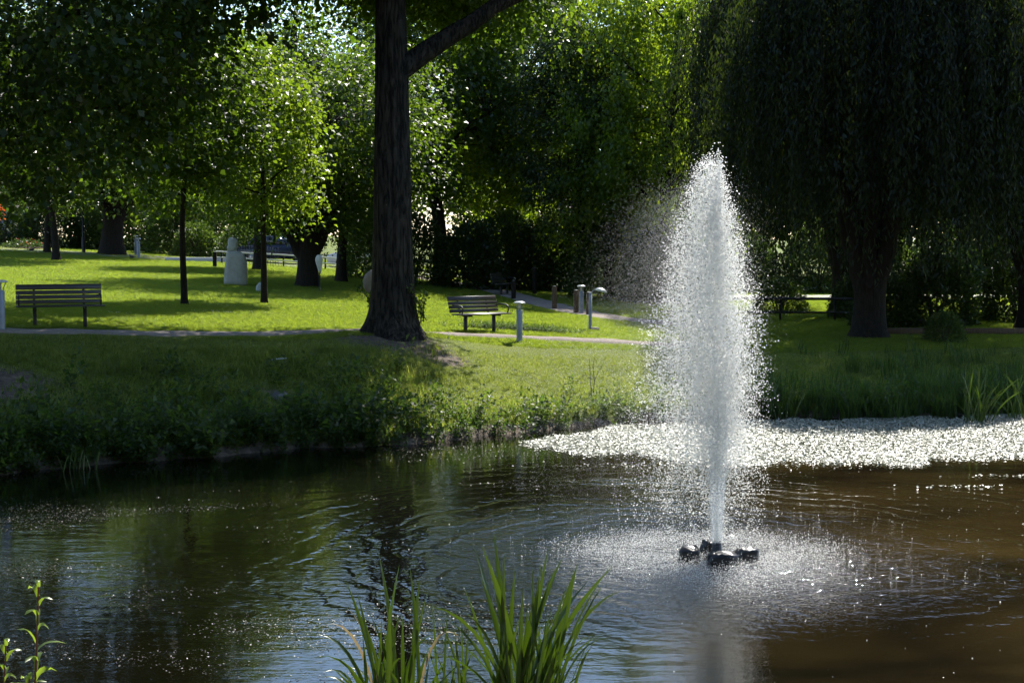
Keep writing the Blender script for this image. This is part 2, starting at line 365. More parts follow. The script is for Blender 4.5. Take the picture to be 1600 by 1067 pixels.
at = gme.attributes.new('soil', 'FLOAT', 'POINT'); at.data.foreach_set('value', soil_amount(GV[:, 0], GV[:, 1]).astype(np.float32))
tag(link('ground', gme), 'grass lawn and bank falling to the pond', kind='structure')

PATH1 = np.array([(-16, 25.2), (-12, 27.0), (-9.5, 28.35), (-7.5, 29.5), (-5.5, 31.0), (-4, 32.6), (-2.4, 34.0), (0, 35.0), (2, 35.3), (4.6, 35.2)], float)
PATH2 = np.array([(-6, 74), (-3.0, 67), (-0.6, 60.5), (0.5, 55.5), (1.35, 51.3), (2.3, 47.6), (3.4, 45), (5.3, 42.8)], float)
def smooth_line(P, n):
    d = np.concatenate([[0], np.cumsum(np.linalg.norm(np.diff(P, axis=0), axis=1))])
    t = np.linspace(0, d[-1], n)
    Q = np.stack([np.interp(t, d, P[:, i]) for i in range(P.shape[1])], 1)
    k = max(3, n // 14) | 1
    pad = np.pad(Q, ((k // 2, k // 2), (0, 0)), mode='edge'); ker = np.hanning(k + 2)[1:-1]; ker /= ker.sum()
    S = np.stack([np.convolve(pad[:, i], ker, 'valid') for i in range(P.shape[1])], 1)
    return S
def ribbon(name, P, width, mat, dz, n=160, label=None):
    Q = smooth_line(P, n); T = np.gradient(Q, axis=0); T /= np.linalg.norm(T, axis=1)[:, None]
    Nn = np.stack([-T[:, 1], T[:, 0]], 1); r = np.random.default_rng(3)
    k = 9; u = np.linspace(-0.5, 0.5, k)
    wob = 1 + 0.12 * np.sin(np.arange(n) * 0.7) + r.normal(size=n) * 0.05
    XY = Q[:, None] + Nn[:, None] * (u[None, :, None] * width * wob[:, None, None])
    zz = ground_z(XY[..., 0], XY[..., 1]) + dz - 0.05 * (np.abs(u)[None] > 0.49)
    V = np.concatenate([XY, zz[..., None]], -1).reshape(-1, 3)
    i = (np.arange(n - 1)[:, None] * k + np.arange(k - 1)[None]).ravel()
    return tag(link(name, mesh_from(name, V, np.stack([i, i + 1, i + k + 1, i + k], 1), mat, True)), label, kind='structure')
ribbon('path', PATH1, 0.65, M['gravel'], 0.03, 200, 'pinkish gravel path along the top of the bank')
ribbon('path', PATH2, 1.6, M['gravel'], 0.035, 160, 'pinkish gravel path crossing the lawn towards the far bench')
def line_dist(x, y, P):
    d = np.full(np.shape(x), 1e9)
    for A, B in zip(P[:-1], P[1:]): d = np.minimum(d, seg_dist(x, y, A, B))
    return d
P1S, P2S = smooth_line(PATH1, 40), smooth_line(PATH2, 40)
# road beyond the lawn and sunlit walk beyond the willows
ribbon('road', np.array([(-60, 92), (-40, 86), (-20, 80.5), (-6, 77), (6, 75), (30, 76)], float), 7.0, M['asphalt'], 0.03, 200, 'grey road behind the railing where cars are parked')
ribbon('pavement', np.array([(5, 66), (12, 64.5), (20, 65), (34, 67)], float), 3.6, M['slab'], 0.04, 120, 'pale sunlit walkway seen beyond the willows')

# ------------------------------------------------------------------ water
FX, FY = 2.32, 15.89
def water_material():
    m, nt, ns, ln = new_mat('pond_water')
    out = ns.new('ShaderNodeOutputMaterial'); b = ns.new('ShaderNodeBsdfPrincipled')
    geo = ns.new('ShaderNodeNewGeometry'); pos = geo.outputs['Position']
    def math_(op, a, b_=None, c=None):
        n = nd(ns, 'ShaderNodeMath', operation=op)
        for i, v in enumerate((a, b_, c)):
            if v is None: continue
            if isinstance(v, (int, float)): n.inputs[i].default_value = v
            else: ln.new(v, n.inputs[i])
        return n.outputs[0]
    def noise(scale, detail=3, rough=0.5, stretch=None, dist=0):
        n = ns.new('ShaderNodeTexNoise'); n.inputs['Scale'].default_value = scale; n.inputs['Detail'].default_value = detail
        n.inputs['Roughness'].default_value = rough; n.inputs['Distortion'].default_value = dist
        if stretch:
            mp = ns.new('ShaderNodeMapping'); mp.inputs['Scale'].default_value = stretch; ln.new(pos, mp.inputs[0]); ln.new(mp.outputs[0], n.inputs['Vector'])
        else: ln.new(pos, n.inputs['Vector'])
        return n.outputs['Fac']
    vs = nd(ns, 'ShaderNodeVectorMath', operation='SUBTRACT'); ln.new(pos, vs.inputs[0]); vs.inputs[1].default_value = (FX, FY, 0)
    vl = nd(ns, 'ShaderNodeVectorMath', operation='LENGTH'); ln.new(vs.outputs[0], vl.inputs[0]); r = vl.outputs['Value']
    warp = noise(0.6, 5, 0.6)
    rw = math_('ADD', r, math_('MULTIPLY', math_('SUBTRACT', warp, 0.5), 1.7))
    w1 = math_('SINE', math_('MULTIPLY', rw, 2 * math.pi / 0.42))
    w2 = math_('SINE', math_('MULTIPLY', rw, 2 * math.pi / 0.23))
    patch = noise(0.28, 2, 0.5)
    pr = nd(ns, 'ShaderNodeMapRange'); ln.new(patch, pr.inputs[0]); pr.inputs[1].default_value = 0.35; pr.inputs[2].default_value = 0.62; pr.inputs[3].default_value = 0.3; pr.inputs[4].default_value = 1
    fall = nd(ns, 'ShaderNodeMapRange'); fall.interpolation_type = 'SMOOTHSTEP'; ln.new(r, fall.inputs[0]); fall.inputs[1].default_value = 2.0; fall.inputs[2].default_value = 7.8; fall.inputs[3].default_value = 1; fall.inputs[4].default_value = 0.04
    sy = ns.new('ShaderNodeSeparateXYZ'); ln.new(pos, sy.inputs[0])
    calm = nd(ns, 'ShaderNodeMapRange'); calm.interpolation_type = 'SMOOTHSTEP'; ln.new(sy.outputs[1], calm.inputs[0]); calm.inputs[1].default_value = 11.5; calm.inputs[2].default_value = 14.8; calm.inputs[3].default_value = 0.1; calm.inputs[4].default_value = 1.0
    amp = math_('MULTIPLY', math_('MULTIPLY', fall.outputs[0], pr.outputs[0]), calm.outputs[0])
    rings = math_('MULTIPLY', math_('ADD', math_('MULTIPLY', w1, 0.0055), math_('MULTIPLY', w2, 0.0026)), amp)
    near = nd(ns, 'ShaderNodeMapRange'); near.interpolation_type = 'SMOOTHSTEP'; ln.new(r, near.inputs[0]); near.inputs[1].default_value = 1.0; near.inputs[2].default_value = 4.2; near.inputs[3].default_value = 1; near.inputs[4].default_value = 0.0
    chop = math_('MULTIPLY', math_('MULTIPLY', noise(7, 4, 0.6), 0.04), near.outputs[0])
    small = math_('MULTIPLY', noise(2.6, 4, 0.55, (0.45, 1.5, 1)), 0.0055)
    fine = math_('MULTIPLY', noise(14, 2, 0.5), 0.0005)
    wav = math_('MULTIPLY', math_('MULTIPLY', noise(5.5, 4, 0.6, (0.7, 1.4, 1)), 0.012), amp)
    rings = math_('ADD', rings, wav)
    h = math_('ADD', math_('ADD', rings, chop), math_('ADD', small, fine))
    bp = ns.new('ShaderNodeBump'); bp.inputs['Strength'].default_value = 1; bp.inputs['Distance'].default_value = 1; ln.new(h, bp.inputs['Height'])
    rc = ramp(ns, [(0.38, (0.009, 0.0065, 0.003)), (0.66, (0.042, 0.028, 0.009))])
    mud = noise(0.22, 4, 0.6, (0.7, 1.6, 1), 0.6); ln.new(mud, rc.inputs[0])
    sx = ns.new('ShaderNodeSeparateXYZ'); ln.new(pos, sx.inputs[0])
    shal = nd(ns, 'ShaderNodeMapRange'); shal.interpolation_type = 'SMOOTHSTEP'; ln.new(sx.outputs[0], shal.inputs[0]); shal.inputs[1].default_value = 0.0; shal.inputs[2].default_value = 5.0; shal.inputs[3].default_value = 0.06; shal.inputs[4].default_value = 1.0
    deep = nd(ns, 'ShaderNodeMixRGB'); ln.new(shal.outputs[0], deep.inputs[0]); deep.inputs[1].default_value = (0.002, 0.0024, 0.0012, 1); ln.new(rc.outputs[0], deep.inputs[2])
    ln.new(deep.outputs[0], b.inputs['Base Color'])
    b.inputs['Roughness'].default_value = 0.03; b.inputs['IOR'].default_value = 1.52; b.inputs['Specular IOR Level'].default_value = 0.5
    ln.new(bp.outputs[0], b.inputs['Normal']); ln.new(b.outputs[0], out.inputs[0])
    return m
M['water'] = water_material()
WV = np.array([[-32, 3, 0], [36, 3, 0], [36, 36, 0], [-32, 36, 0]], float)
tag(link('water', mesh_from('water', WV, np.array([[0, 1, 2, 3]]), M['water'])), 'dark brown pond water with rings of ripples', kind='structure')

# ------------------------------------------------------------------ trees
def fit_norm(z): return z
def make_tree_meshes(name, H, r0, fork, crown_c, crown_r, n_clump, per, L, W, leaf, bark, seed, n_limb=9, sig=(0.45, 0.45, 0.32),
                     lean=(0, 0), flare=1.5, droop=0.35, inner=0.35, mask=None, extra_limbs=(), ridges=0.0, seg=12, lobes=5, twigs=True, up=0.55, zmin=None, wobble=0.02, boughs=(), flare_h=1.3):
    """trunk-and-limb mesh and crown mesh, both with the origin at the trunk's foot"""
    r = np.random.default_rng(seed)
    cc = np.array(crown_c, float); cr = np.array(crown_r, float)
    # uneven outline: lobes push the crown out or in
    ld = rand_dir(r, lobes); lw = r.uniform(-0.3, 0.28, lobes)
    C = []
    while len(C) < n_clump:
        d = rand_dir(r, n_clump); k = inner + (1 - inner) * np.sqrt(r.random(n_clump))
        g = 1 + (np.exp(-((1 - d @ ld.T) / 0.25)) * lw).sum(1)
        p = cc + d * cr * (k * g)[:, None]
        if zmin is not None: p = p[p[:, 2] > zmin + r.random(len(p)) * 0.8]
        if mask is not None: p = p[mask(p)]
        C.extend(p.tolist())
    C = np.array(C[:n_clump])
    for (bc, br, bn) in boughs:
        C = np.concatenate([C, np.array(bc) + rand_dir(r, bn) * np.array(br) * np.cbrt(r.random(bn))[:, None]])
    n_clump = len(C)
    # trunk
    mb = MB()
    zt = np.concatenate([np.linspace(-0.35, 1.4, 16), np.linspace(1.7, H * 0.86, 22)])
    t = np.clip(zt / H, 0, 1)
    ph = r.uniform(0, 6, 2)
    wob = np.stack([np.sin(t * 5 + ph[0]) - math.sin(ph[0]), np.sin(t * 4.3 + ph[1]) - math.sin(ph[1])], 1) * wobble * H * np.minimum(1, t * 3)[:, None]
    TP = np.stack([lean[0] * zt + wob[:, 0], lean[1] * zt + wob[:, 1], zt], 1)
    TR = r0 * (1 - 0.82 * t ** 0.9) * (1 + (flare - 1) * np.exp(-np.clip(zt, 0, 9) / (r0 * flare_h)))
    mb.tube(TP, TR, seg)
    if ridges:
        V = mb.v[-1].reshape(len(zt), seg, 3)
        a = np.arange(seg) / seg * 2 * np.pi
        for i in range(len(zt)):
            k = 1 + ridges * (np.sin(a * 7 + 0.5 * zt[i]) * 0.6 + np.sin(a * 12 + 1.3 + zt[i] * 0.8) * 0.5 + (np.sin(a * 3 + 2) + 0.8 * np.sin(a * 5 + 0.4)) * 2.2 * math.exp(-max(zt[i], 0) / 0.35))
            V[i] = TP[i] + (V[i] - TP[i]) * k[:, None]
        mb.v[-1] = V.reshape(-1, 3)
    LP = []
    def limb(A, B, ra, rb, bow=0.18, segs=7):
        A = np.array(A); B = np.array(B); tt = np.linspace(0, 1, 9)
        d = np.linalg.norm(B - A); mid = (A + B) / 2 + np.array([0, 0, bow * d]) + r.normal(size=3) * 0.06 * d
        P = (1 - tt)[:, None] ** 2 * A + 2 * ((1 - tt) * tt)[:, None] * mid + (tt ** 2)[:, None] * B
        P[1:-1] += r.normal(size=(7, 3)) * 0.012 * d
        mb.tube(P, ra + (rb - ra) * tt ** 0.8, segs); LP.append(P)
        return P
    def trunk_at(z): return np.array([np.interp(z, zt, TP[:, 0]), np.interp(z, zt, TP[:, 1]), z]), np.interp(z, zt, TR)
    order = r.permutation(n_clump)[:n_limb]
    for q in order:
        B = C[q]; hd = math.hypot(B[0], B[1])
        z0 = float(np.clip(B[2] - 0.75 * hd, fork, H * 0.8)); A, ra = trunk_at(z0)
        limb(A, B, min(ra * 0.55, 0.06 + 0.02 * hd * r0 / 0.3), 0.02)
    for (A, B, ra, rb) in extra_limbs: limb(A, B, ra, rb, 0.06, 10)
    LPc = np.concatenate(LP + [TP[TP[:, 2] > fork]])
    if twigs:
        for c in C:
            j = np.argmin(np.linalg.norm(LPc - c, axis=1) + 0.3 * np.maximum(0, LPc[:, 2] - c[2])); A = LPc[j]
            mid = (A + c) / 2 + np.array([0, 0, 0.08 * np.linalg.norm(c - A)])
            mb.tube(np.array([A, mid, c]), [0.026, 0.016, 0.006], 3, False)
    tm = mb.build(name + '_trunk', bark, link_it=False, smooth=True)
    # leaves
    n = n_clump * per
    cid = np.repeat(np.arange(n_clump), per)
    csize = r.uniform(0.6, 1.35, n_clump)[cid]
    off = r.normal(size=(n, 3)) * np.array(sig) * csize[:, None]
    rad = np.hypot(off[:, 0], off[:, 1])
    off[:, 2] -= droop * rad * 0.7
    P = C[cid] + off
    D = off * np.array([1, 1, 0.4]) + r.normal(size=(n, 3)) * 0.35 + np.array([0, 0, -droop])
    Nn = rand_dir(r, n) * (1 - up) + np.array([0, 0, up])
    sz = r.uniform(0.5, 1.4, n)
    V, F = leaf_quads(P, D, Nn, L * sz, W * sz)
    cm = mesh_from(name + '_crown', V, F, leaf)
    return tm, cm
def plant_tree(name, label, cat, meshes, x, y, z=None, rotz=0, group=None, scale=1.0):
    o = thing(name, label, cat, (x, y, gz(x, y) if z is None else z), rotz, group); o.scale = (scale,) * 3
    link('trunk', meshes[0], o); link('crown', meshes[1], o)
    return o

# the big trunk on the bank: ridged bark, one limb to the right, crown mostly above the picture
bt = make_tree_meshes('bank_tree', 21.0, 0.49, 9.3, (-0.3, 2.6, 13.6), (2.1, 5.2, 6.0), 230, 180, 0.15, 0.115, M['leaf_maple'], M['bark'], 11, n_limb=10,
    sig=(0.5, 0.5, 0.4), flare=1.65, droop=0.6, ridges=0.05, seg=72, zmin=7.4, lean=(-0.004, 0.0), inner=0.2, wobble=0.002, lobes=1, flare_h=0.75, boughs=[((1.7, 5.0, 9.4), (2.3, 3.2, 1.5), 95), ((-2.4, 3.6, 9.6), (1.8, 2.8, 1.2), 50), ((-2.5, -0.9, 9.7), (3.2, 3.4, 0.9), 120), ((1.7, 1.0, 9.9), (1.9, 2.8, 0.8), 90)],
    extra_limbs=[((0.1, 0, 5.9), (4.7, 0.6, 8.5), 0.27, 0.11), ((4.4, 0.6, 8.4), (6.8, 2.2, 8.5), 0.09, 0.02), ((0, 0, 9.3), (-4.2, -0.8, 10.2), 0.2, 0.05), ((0, 0, 9.0), (2.2, 5.5, 9.8), 0.18, 0.04)])
BT = plant_tree('bank_tree', 'massive dark furrowed trunk standing on the bank beside the path', 'tree', bt, -2.67, 32.0, gz(-2.67, 32.0) - 0.1)
def sprout_mesh(name, seed, n_stem, h, spread, L, leaf, per):
    r = np.random.default_rng(seed); mb = MB(); Ps = []; Ds = []
    for i in range(n_stem):
        b = np.array([r.normal() * spread * 0.3, r.normal() * spread * 0.3, 0]); d = np.array([r.normal() * 0.35, r.normal() * 0.35, 1.0]); hh = h * r.uniform(0.6, 1.1)
        tt = np.linspace(0, 1, 6)[:, None]; P = b + d * tt * hh + np.array([0, 0, 0]) + r.normal(size=(6, 3)) * 0.02 * h
        mb.tube(P, np.linspace(0.01, 0.003, 6) * max(1, h), 4, False)
        u = r.random(per) ** 0.7
        Q = np.stack([np.interp(u, tt[:, 0], P[:, k]) for k in range(3)], 1); Ps.append(Q + r.normal(size=Q.shape) * 0.02)
        Ds.append(rand_dir(r, per) + np.array([0, 0, 0.2]))
    P = np.concatenate(Ps); D = np.concatenate(Ds); n = len(P)
    V, F = leaf_quads(P, D, rand_dir(r, n) * 0.6 + np.array([0, 0, 0.5]), L * r.uniform(0.6, 1.2, n), L * 0.62 * r.uniform(0.7, 1.2, n))
    return mb.build(name + '_stem', M['twig'], link_it=False), mesh_from(name + '_leaf', V, F, leaf)
for (dx, dy, zb, h, sd, ns_, lb) in ((0.62, -0.05, 0.35, 0.95, 5, 7, 'leafy shoots growing out of the right side of the trunk'), (-0.58, -0.05, 0.75, 0.42, 6, 3, 'small leafy shoots on the left side of the trunk')):
    a, b_ = sprout_mesh('shoot', sd, ns_, h, 0.35, 0.085, M['leaf_maple'], 34)
    s_ = link('shoot', b_, BT, (dx, dy, zb)); s_['label'] = lb; link('stem', a, s_)

# tree left of the frame whose canopy fills the upper left
lm = make_tree_meshes('canopy_tree', 16.5, 0.4, 3.0, (1.2, -1.0, 8.8), (7.3, 7.2, 6.6), 640, 150, 0.16, 0.13, M['leaf_canopy'], M['bark_dark'], 21, n_limb=14, sig=(0.5, 0.5, 0.34), droop=0.6, zmin=2.5, inner=0.45, mask=lambda p: (p[:, 0] < 5.6) | (p[:, 2] < 8.5))
plant_tree('maple_tree', 'large dark maple canopy hanging over the bank from the left edge', 'tree', lm, -13.3, 31.5)

ym = make_tree_meshes('lawn_maple', 8.2, 0.1, 1.9, (0, 0, 5.2), (2.2, 2.2, 3.2), 130, 120, 0.13, 0.1, M['leaf_maple'], M['bark_dark'], 31, n_limb=10, sig=(0.36, 0.36, 0.25), flare=1.25, droop=0.4, zmin=2.6, inner=0.2, lobes=11)
ym2 = make_tree_meshes('lawn_maple_b', 7.4, 0.105, 1.8, (0, 0, 4.7), (1.75, 1.75, 3.1), 115, 115, 0.13, 0.1, M['leaf_young'], M['bark_dark'], 32, n_limb=10, sig=(0.32, 0.32, 0.25), flare=1.25, droop=0.35, zmin=2.3, inner=0.2, lobes=11)
G1 = 'young trees on the lawn'
plant_tree('lawn_tree', 'young tree with slim dark trunk on the lawn, left of the hooded stone', 'tree', ym, -8.99, 39.0, None, 0, G1)
plant_tree('lawn_tree', 'young tree with bright green crown on the lawn, right of the hooded stone', 'tree', ym2, -7.32, 42.0, None, 1, G1)
ym3 = make_tree_meshes('lawn_maple_c', 12.5, 0.19, 2.6, (0, 0, 7.4), (4.2, 4.2, 4.8), 230, 130, 0.17, 0.13, M['leaf_maple'], M['bark_dark'], 33, n_limb=10, sig=(0.5, 0.5, 0.34), flare=1.35, droop=0.4, zmin=2.3, inner=0.2)
plant_tree('lawn_tree', 'nearer of two slim trunks standing close together at far left of the lawn', 'tree', ym3, -22.4, 70.0, None, 0, G1)
plant_tree('lawn_tree', 'farther of two slim trunks standing close together at far left of the lawn', 'tree', ym3, -26.1, 80.0, None, 2.2, G1)

ot = make_tree_meshes('old_tree', 12.5, 0.44, 1.5, (0.3, 0, 6.6), (5.3, 5.0, 4.8), 330, 130, 0.17, 0.13, M['leaf_maple'], M['bark_dark'], 41, n_limb=12, sig=(0.55, 0.55, 0.34), flare=1.25, droop=0.5, zmin=2.1, inner=0.3, seg=20, ridges=0.03,
    extra_limbs=[((0, 0, 1.1), (-1.6, 0.2, 3.6), 0.3, 0.14), ((0.1, 0, 1.2), (1.5, 0.3, 4.2), 0.34, 0.16), ((0.15, 0, 0.9), (0.9, 0.6, 4.6), 0.3, 0.12)])
plant_tree('old_tree', 'stout old tree with low spreading limbs behind the pale pointed stone', 'tree', ot, -7.75, 54.0, None, 0, None, 0.9)
ob = make_tree_meshes('old_tree_b', 15, 0.62, 2.4, (0, 0, 8.2), (6.6, 6.2, 5.8), 330, 130, 0.22, 0.17, M['leaf_maple'], M['bark_dark'], 42, n_limb=12, sig=(0.7, 0.7, 0.42), flare=1.35, droop=0.5, zmin=3.2, inner=0.3, seg=20, ridges=0.03,
    extra_limbs=[((0.2, 0, 1.9), (2.2, 0.2, 5.2), 0.42, 0.2), ((0, 0, 2.4), (-1.5, 0.2, 6), 0.45, 0.2)])
plant_tree('old_tree', 'thickest dark forked trunk at the far edge of the lawn on the left', 'tree', ob, -23.0, 82.0)
mt = make_tree_meshes('mid_tree', 13.5, 0.3, 3.0, (0, 0, 7.8), (4.3, 4.3, 5.2), 260, 130, 0.17, 0.13, M['leaf_maple'], M['bark_dark'], 43, n_limb=10, sig=(0.5, 0.5, 0.36), flare=1.4, droop=0.5, zmin=2.9, inner=0.3, seg=16, ridges=0.02)
G2 = 'large trees behind the lawn'
plant_tree('park_tree', 'dark upright trunk behind the right bench, just right of the massive trunk', 'tree', mt, -3.25, 66.0, None, 0.4, G2, 1.2)
plant_tree('park_tree', 'dark trunk behind the hooded stone, in front of the railing', 'tree', mt, -12.1, 68.0, None, 2.6, G2, 0.82)
plant_tree('park_tree', 'dark trunk just right of the stout spreading tree with low limbs', 'tree', mt, -7.2, 60.0, None, 4.4, G2, 0.75)
dt = make_tree_meshes('dark_tree', 17, 0.27, 2.4, (0, 0, 9.0), (3.4, 3.4, 7.6), 300, 130, 0.17, 0.1, M['leaf_dark'], M['bark_dark'], 44, n_limb=14, sig=(0.45, 0.45, 0.3), flare=1.3, droop=0.6, zmin=2.4, inner=0.15)
plant_tree('dark_tree', 'tall narrow dark tree behind the brown posts, left of the fountain', 'tree', dt, 2.9, 62.0, None, 0, None, 0.88)
pp = make_tree_meshes('poplar', 15.5, 0.24, 2.6, (-0.6, 0, 8.2), (3.5, 3.0, 6.5), 210, 120, 0.16, 0.13, M['leaf_poplar'], M['bark_dark'], 45, n_limb=12, lobes=12, sig=(0.32, 0.32, 0.36), flare=1.3, droop=0.9, zmin=2.3, inner=0.3)
plant_tree('bright_tree', 'light green tree among the shrubs behind the right bench', 'tree', pp, -0.1, 68.0, None, 2.0, None, 1.1)
plant_tree('bright_tree', 'smaller light green tree in front of the tall narrow dark tree', 'tree', pp, 4.1, 60.5, None, 3.6, None, 0.85)
plant_tree('bright_tree', 'tall tree with bright yellow-green drooping leaves behind the top of the fountain', 'tree', pp, 6.3, 58.5, None, 0, None, 1.0)

# weeping willows: curtains of hanging strands
def make_willow(seed, H, RX, RY, n_strand, leaf, bark, name='willow'):
    r = np.random.default_rng(seed); mb = MB()
    def limb(P, ra, rb, seg=9):
        P = np.array(P, float); Q = smooth_line(P, 14); Q[1:-1] += r.normal(size=(12, 3)) * 0.04
        mb.tube(Q, np.linspace(ra, rb, 14), seg)
    zt = np.array([-0.3, 0, 0.2, 0.6, 1.0, 1.5]); mb.tube(np.stack([zt * 0.02, zt * 0, zt], 1), [0.7, 0.6, 0.5, 0.44, 0.42, 0.44], 18)
    tops = []
    for i, a in enumerate(np.linspace(0, 2 * np.pi, 7, endpoint=False) + 0.3):
        e = np.array([math.cos(a) * RX * 0.55, math.sin(a) * RY * 0.55, H * r.uniform(0.72, 0.95)]); tops.append(e)
        s_ = np.array([math.cos(a) * 0.15, math.sin(a) * 0.15, 1.1])
        limb([s_, s_ * 0.5 + e * np.array([0.28, 0.28, 0.3]), e * np.array([0.6, 0.6, 0.65]), e], 0.26 if i % 2 else 0.2, 0.05)
    Ps, Ds = [], []
    for i in range(n_strand):
        a = r.random() * 2 * np.pi; k = math.sqrt(r.random()) * 0.75 + 0.25 * r.random()
        x, y = math.cos(a) * RX * k, math.sin(a) * RY * k
        z0 = H * (1.0 - 0.42 * k ** 2.2) * r.uniform(0.82, 1.02)
        zend = r.uniform(1.1, 3.2) + (3.6 * (1 - k) if r.random() < 0.7 else 0) + r.exponential(1.0)
        if r.random() < 0.35: zend = z0 - r.uniform(1.5, 3.5)
        ln_ = max(1.2, z0 - zend); n = int(ln_ / 0.052)
        t = np.linspace(0, 1, n)
        sw = r.normal(size=2) * 0.35
        P = np.stack([x * (1 + 0.10 * t) + sw[0] * t ** 2, y * (1 + 0.10 * t) + sw[1] * t ** 2, z0 - ln_ * t], 1)
        P += r.normal(size=P.shape) * np.array([0.10, 0.10, 0.05]); Ps.append(P)
        Ds.append(np.stack([r.normal(size=n) * 0.45, r.normal(size=n) * 0.45, -np.ones(n)], 1))
        if i % 3 == 0:
            mb.tube(np.array([[x * 0.6, y * 0.6, z0 + 0.2], [x * 0.9, y * 0.9, z0 + 0.25], P[0], P[n // 2], P[-1]]), [0.03, 0.02, 0.012, 0.008, 0.004], 3, False)
    P = np.concatenate(Ps); D = np.concatenate(Ds); n = len(P)
    V, F = leaf_quads(P, D, rand_dir(r, n), 0.2 * r.uniform(0.7, 1.2, n), 0.055 * r.uniform(0.8, 1.2, n))
    return mb.build('willow_trunk', bark, link_it=False, smooth=True), mesh_from('willow_crown', V, F, leaf)
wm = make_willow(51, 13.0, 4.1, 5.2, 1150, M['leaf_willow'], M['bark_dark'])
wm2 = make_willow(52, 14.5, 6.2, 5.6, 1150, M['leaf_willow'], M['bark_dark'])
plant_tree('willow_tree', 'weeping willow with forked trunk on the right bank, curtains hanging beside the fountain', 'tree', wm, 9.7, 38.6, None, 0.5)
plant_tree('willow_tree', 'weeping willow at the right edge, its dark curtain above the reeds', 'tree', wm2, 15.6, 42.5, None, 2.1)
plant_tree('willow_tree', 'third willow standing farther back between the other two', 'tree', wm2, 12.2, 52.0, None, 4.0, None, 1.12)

# shrubs behind the lawn and belt of far trees
def bush_mesh(seed, rx, ry, h, n, L, leaf):
    r = np.random.default_rng(seed); d = rand_dir(r, n); d[:, 2] = np.abs(d[:, 2]); k = (0.55 + 0.45 * np.sqrt(r.random(n)))
    ld = rand_dir(r, 9); lw = r.uniform(-0.35, 0.3, 9); g = 1 + (np.exp(-((1 - d @ ld.T) / 0.12)) * lw).sum(1)
    P = d * np.array([rx, ry, h]) * (k * g)[:, None] + r.normal(size=(n, 3)) * 0.08
    P[:, 2] = np.maximum(P[:, 2], 0.02)
    V, F = leaf_quads(P, d + rand_dir(r, n) * 0.9, rand_dir(r, n) * 0.6 + np.array([0, 0, 0.45]), L * r.uniform(0.6, 1.3, n), L * 0.6 * r.uniform(0.7, 1.2, n))
    fol = mesh_from('bush_foliage', V, F, leaf)
    mb = MB()
    for i in range(9):
        a = r.random() * 6.28; e = np.array([math.cos(a) * rx * 0.6, math.sin(a) * ry * 0.6, h * r.uniform(0.6, 0.9)])
        mb.tube(np.array([[0.1 * math.cos(a), 0.1 * math.sin(a), -0.1], e * np.array([0.35, 0.35, 0.5]), e]), [0.05, 0.035, 0.01], 4, False)
    return fol, mb.build('bush_stem', M['twig'], link_it=False)
bushes = [bush_mesh(61, 1.7, 1.5, 2.7, 6500, 0.16, M['leaf_dark']), bush_mesh(62, 2.1, 1.6, 3.6, 8500, 0.17, M['leaf_far']), bush_mesh(63, 1.4, 1.2, 1.8, 4500, 0.13, M['leaf_far'])]
def plant_bush(k, label, x, y, rotz=0.0, sc_=1.0, group=None, sz=None):
    o = thing('bush', label, 'bush', (x, y, gz(x, y) - 0.03), rotz, group); o.scale = (sc_, sc_, sz or sc_)
    link('foliage', bushes[k][0], o); link('stem', bushes[k][1], o); return o
GB = 'shrubs closing the back of the lawn'
SHL = 'dark leafy shrub in the thicket closing the back of the lawn'
for i, (x, y, k, s_) in enumerate([(-4.4, 62.5, 1, 0.9), (-1.9, 62, 0, 1.1), (-0.3, 64.5, 1, 1.0), (1.4, 64.5, 0, 1.2), (4.2, 60, 1, 1.0), (6.2, 57.5, 0, 1.2), (-6.3, 66, 1, 1.0), (3.0, 66, 1, 1.2), (7.6, 62, 1, 1.1)]):
    plant_bush(k, SHL, x, y, i * 1.3, s_, GB)
GB2 = 'bushes behind the railing'
for i, (x, y, k, s_) in enumerate([(-33, 92, 1, 1.2), (-29.5, 91, 0, 1.3), (-21, 90, 1, 1.3), (-17.5, 89, 1, 1.2), (-14.5, 90, 0, 1.4), (-26, 93, 1, 1.4), (-19, 86, 2, 1.2), (-15.8, 84, 2, 1.2)]):
    plant_bush(k, 'shaggy bush in the row beyond the far left lawn', x, y, i * 0.9, s_, GB2)
GB3 = 'hedge beyond the walkway behind the willows'
for i, (x, y, k, s_) in enumerate([(8.5, 70.5, 1, 0.9), (11.8, 71, 0, 1.1), (15, 70, 1, 1.0), (18.4, 71.5, 1, 1.0), (21.5, 70.5, 0, 1.3), (25, 71.5, 1, 1.1), (28.6, 72.5, 1, 1.1), (32, 73, 0, 1.3)]):
    plant_bush(k, 'dark hedge bush beyond the sunlit walkway behind the willows', x, y, i * 1.1, s_, GB3)
plant_bush(0, 'dark round bush between the two willow trunks on the right', 13.2, 44.2, 0.9, 0.85)
plant_bush(0, 'dark low bush right of the near willow trunk, behind the timber edge', 11.6, 47.8, 2.2, 0.6)
plant_bush(0, 'dark bush right of the near willow trunk, in front of the metal fence', 11.3, 43.2, 3.0, 0.62)
plant_bush(0, 'dark bush at the right edge between the willows and the walkway', 16.6, 46.5, 1.7, 0.9)
plant_bush(2, 'sunlit bush beside the big trunk, in front of the railing', -5.0, 58.5, 0.4, 0.75)
plant_bush(2, 'low sunlit bush behind the dark fence, right of the fountain', 9.5, 50.6, 0.4, 0.75)
plant_bush(2, 'small bright bush in front of the timber edge under the willows', 11.4, 37.4, 1.4, 0.45)

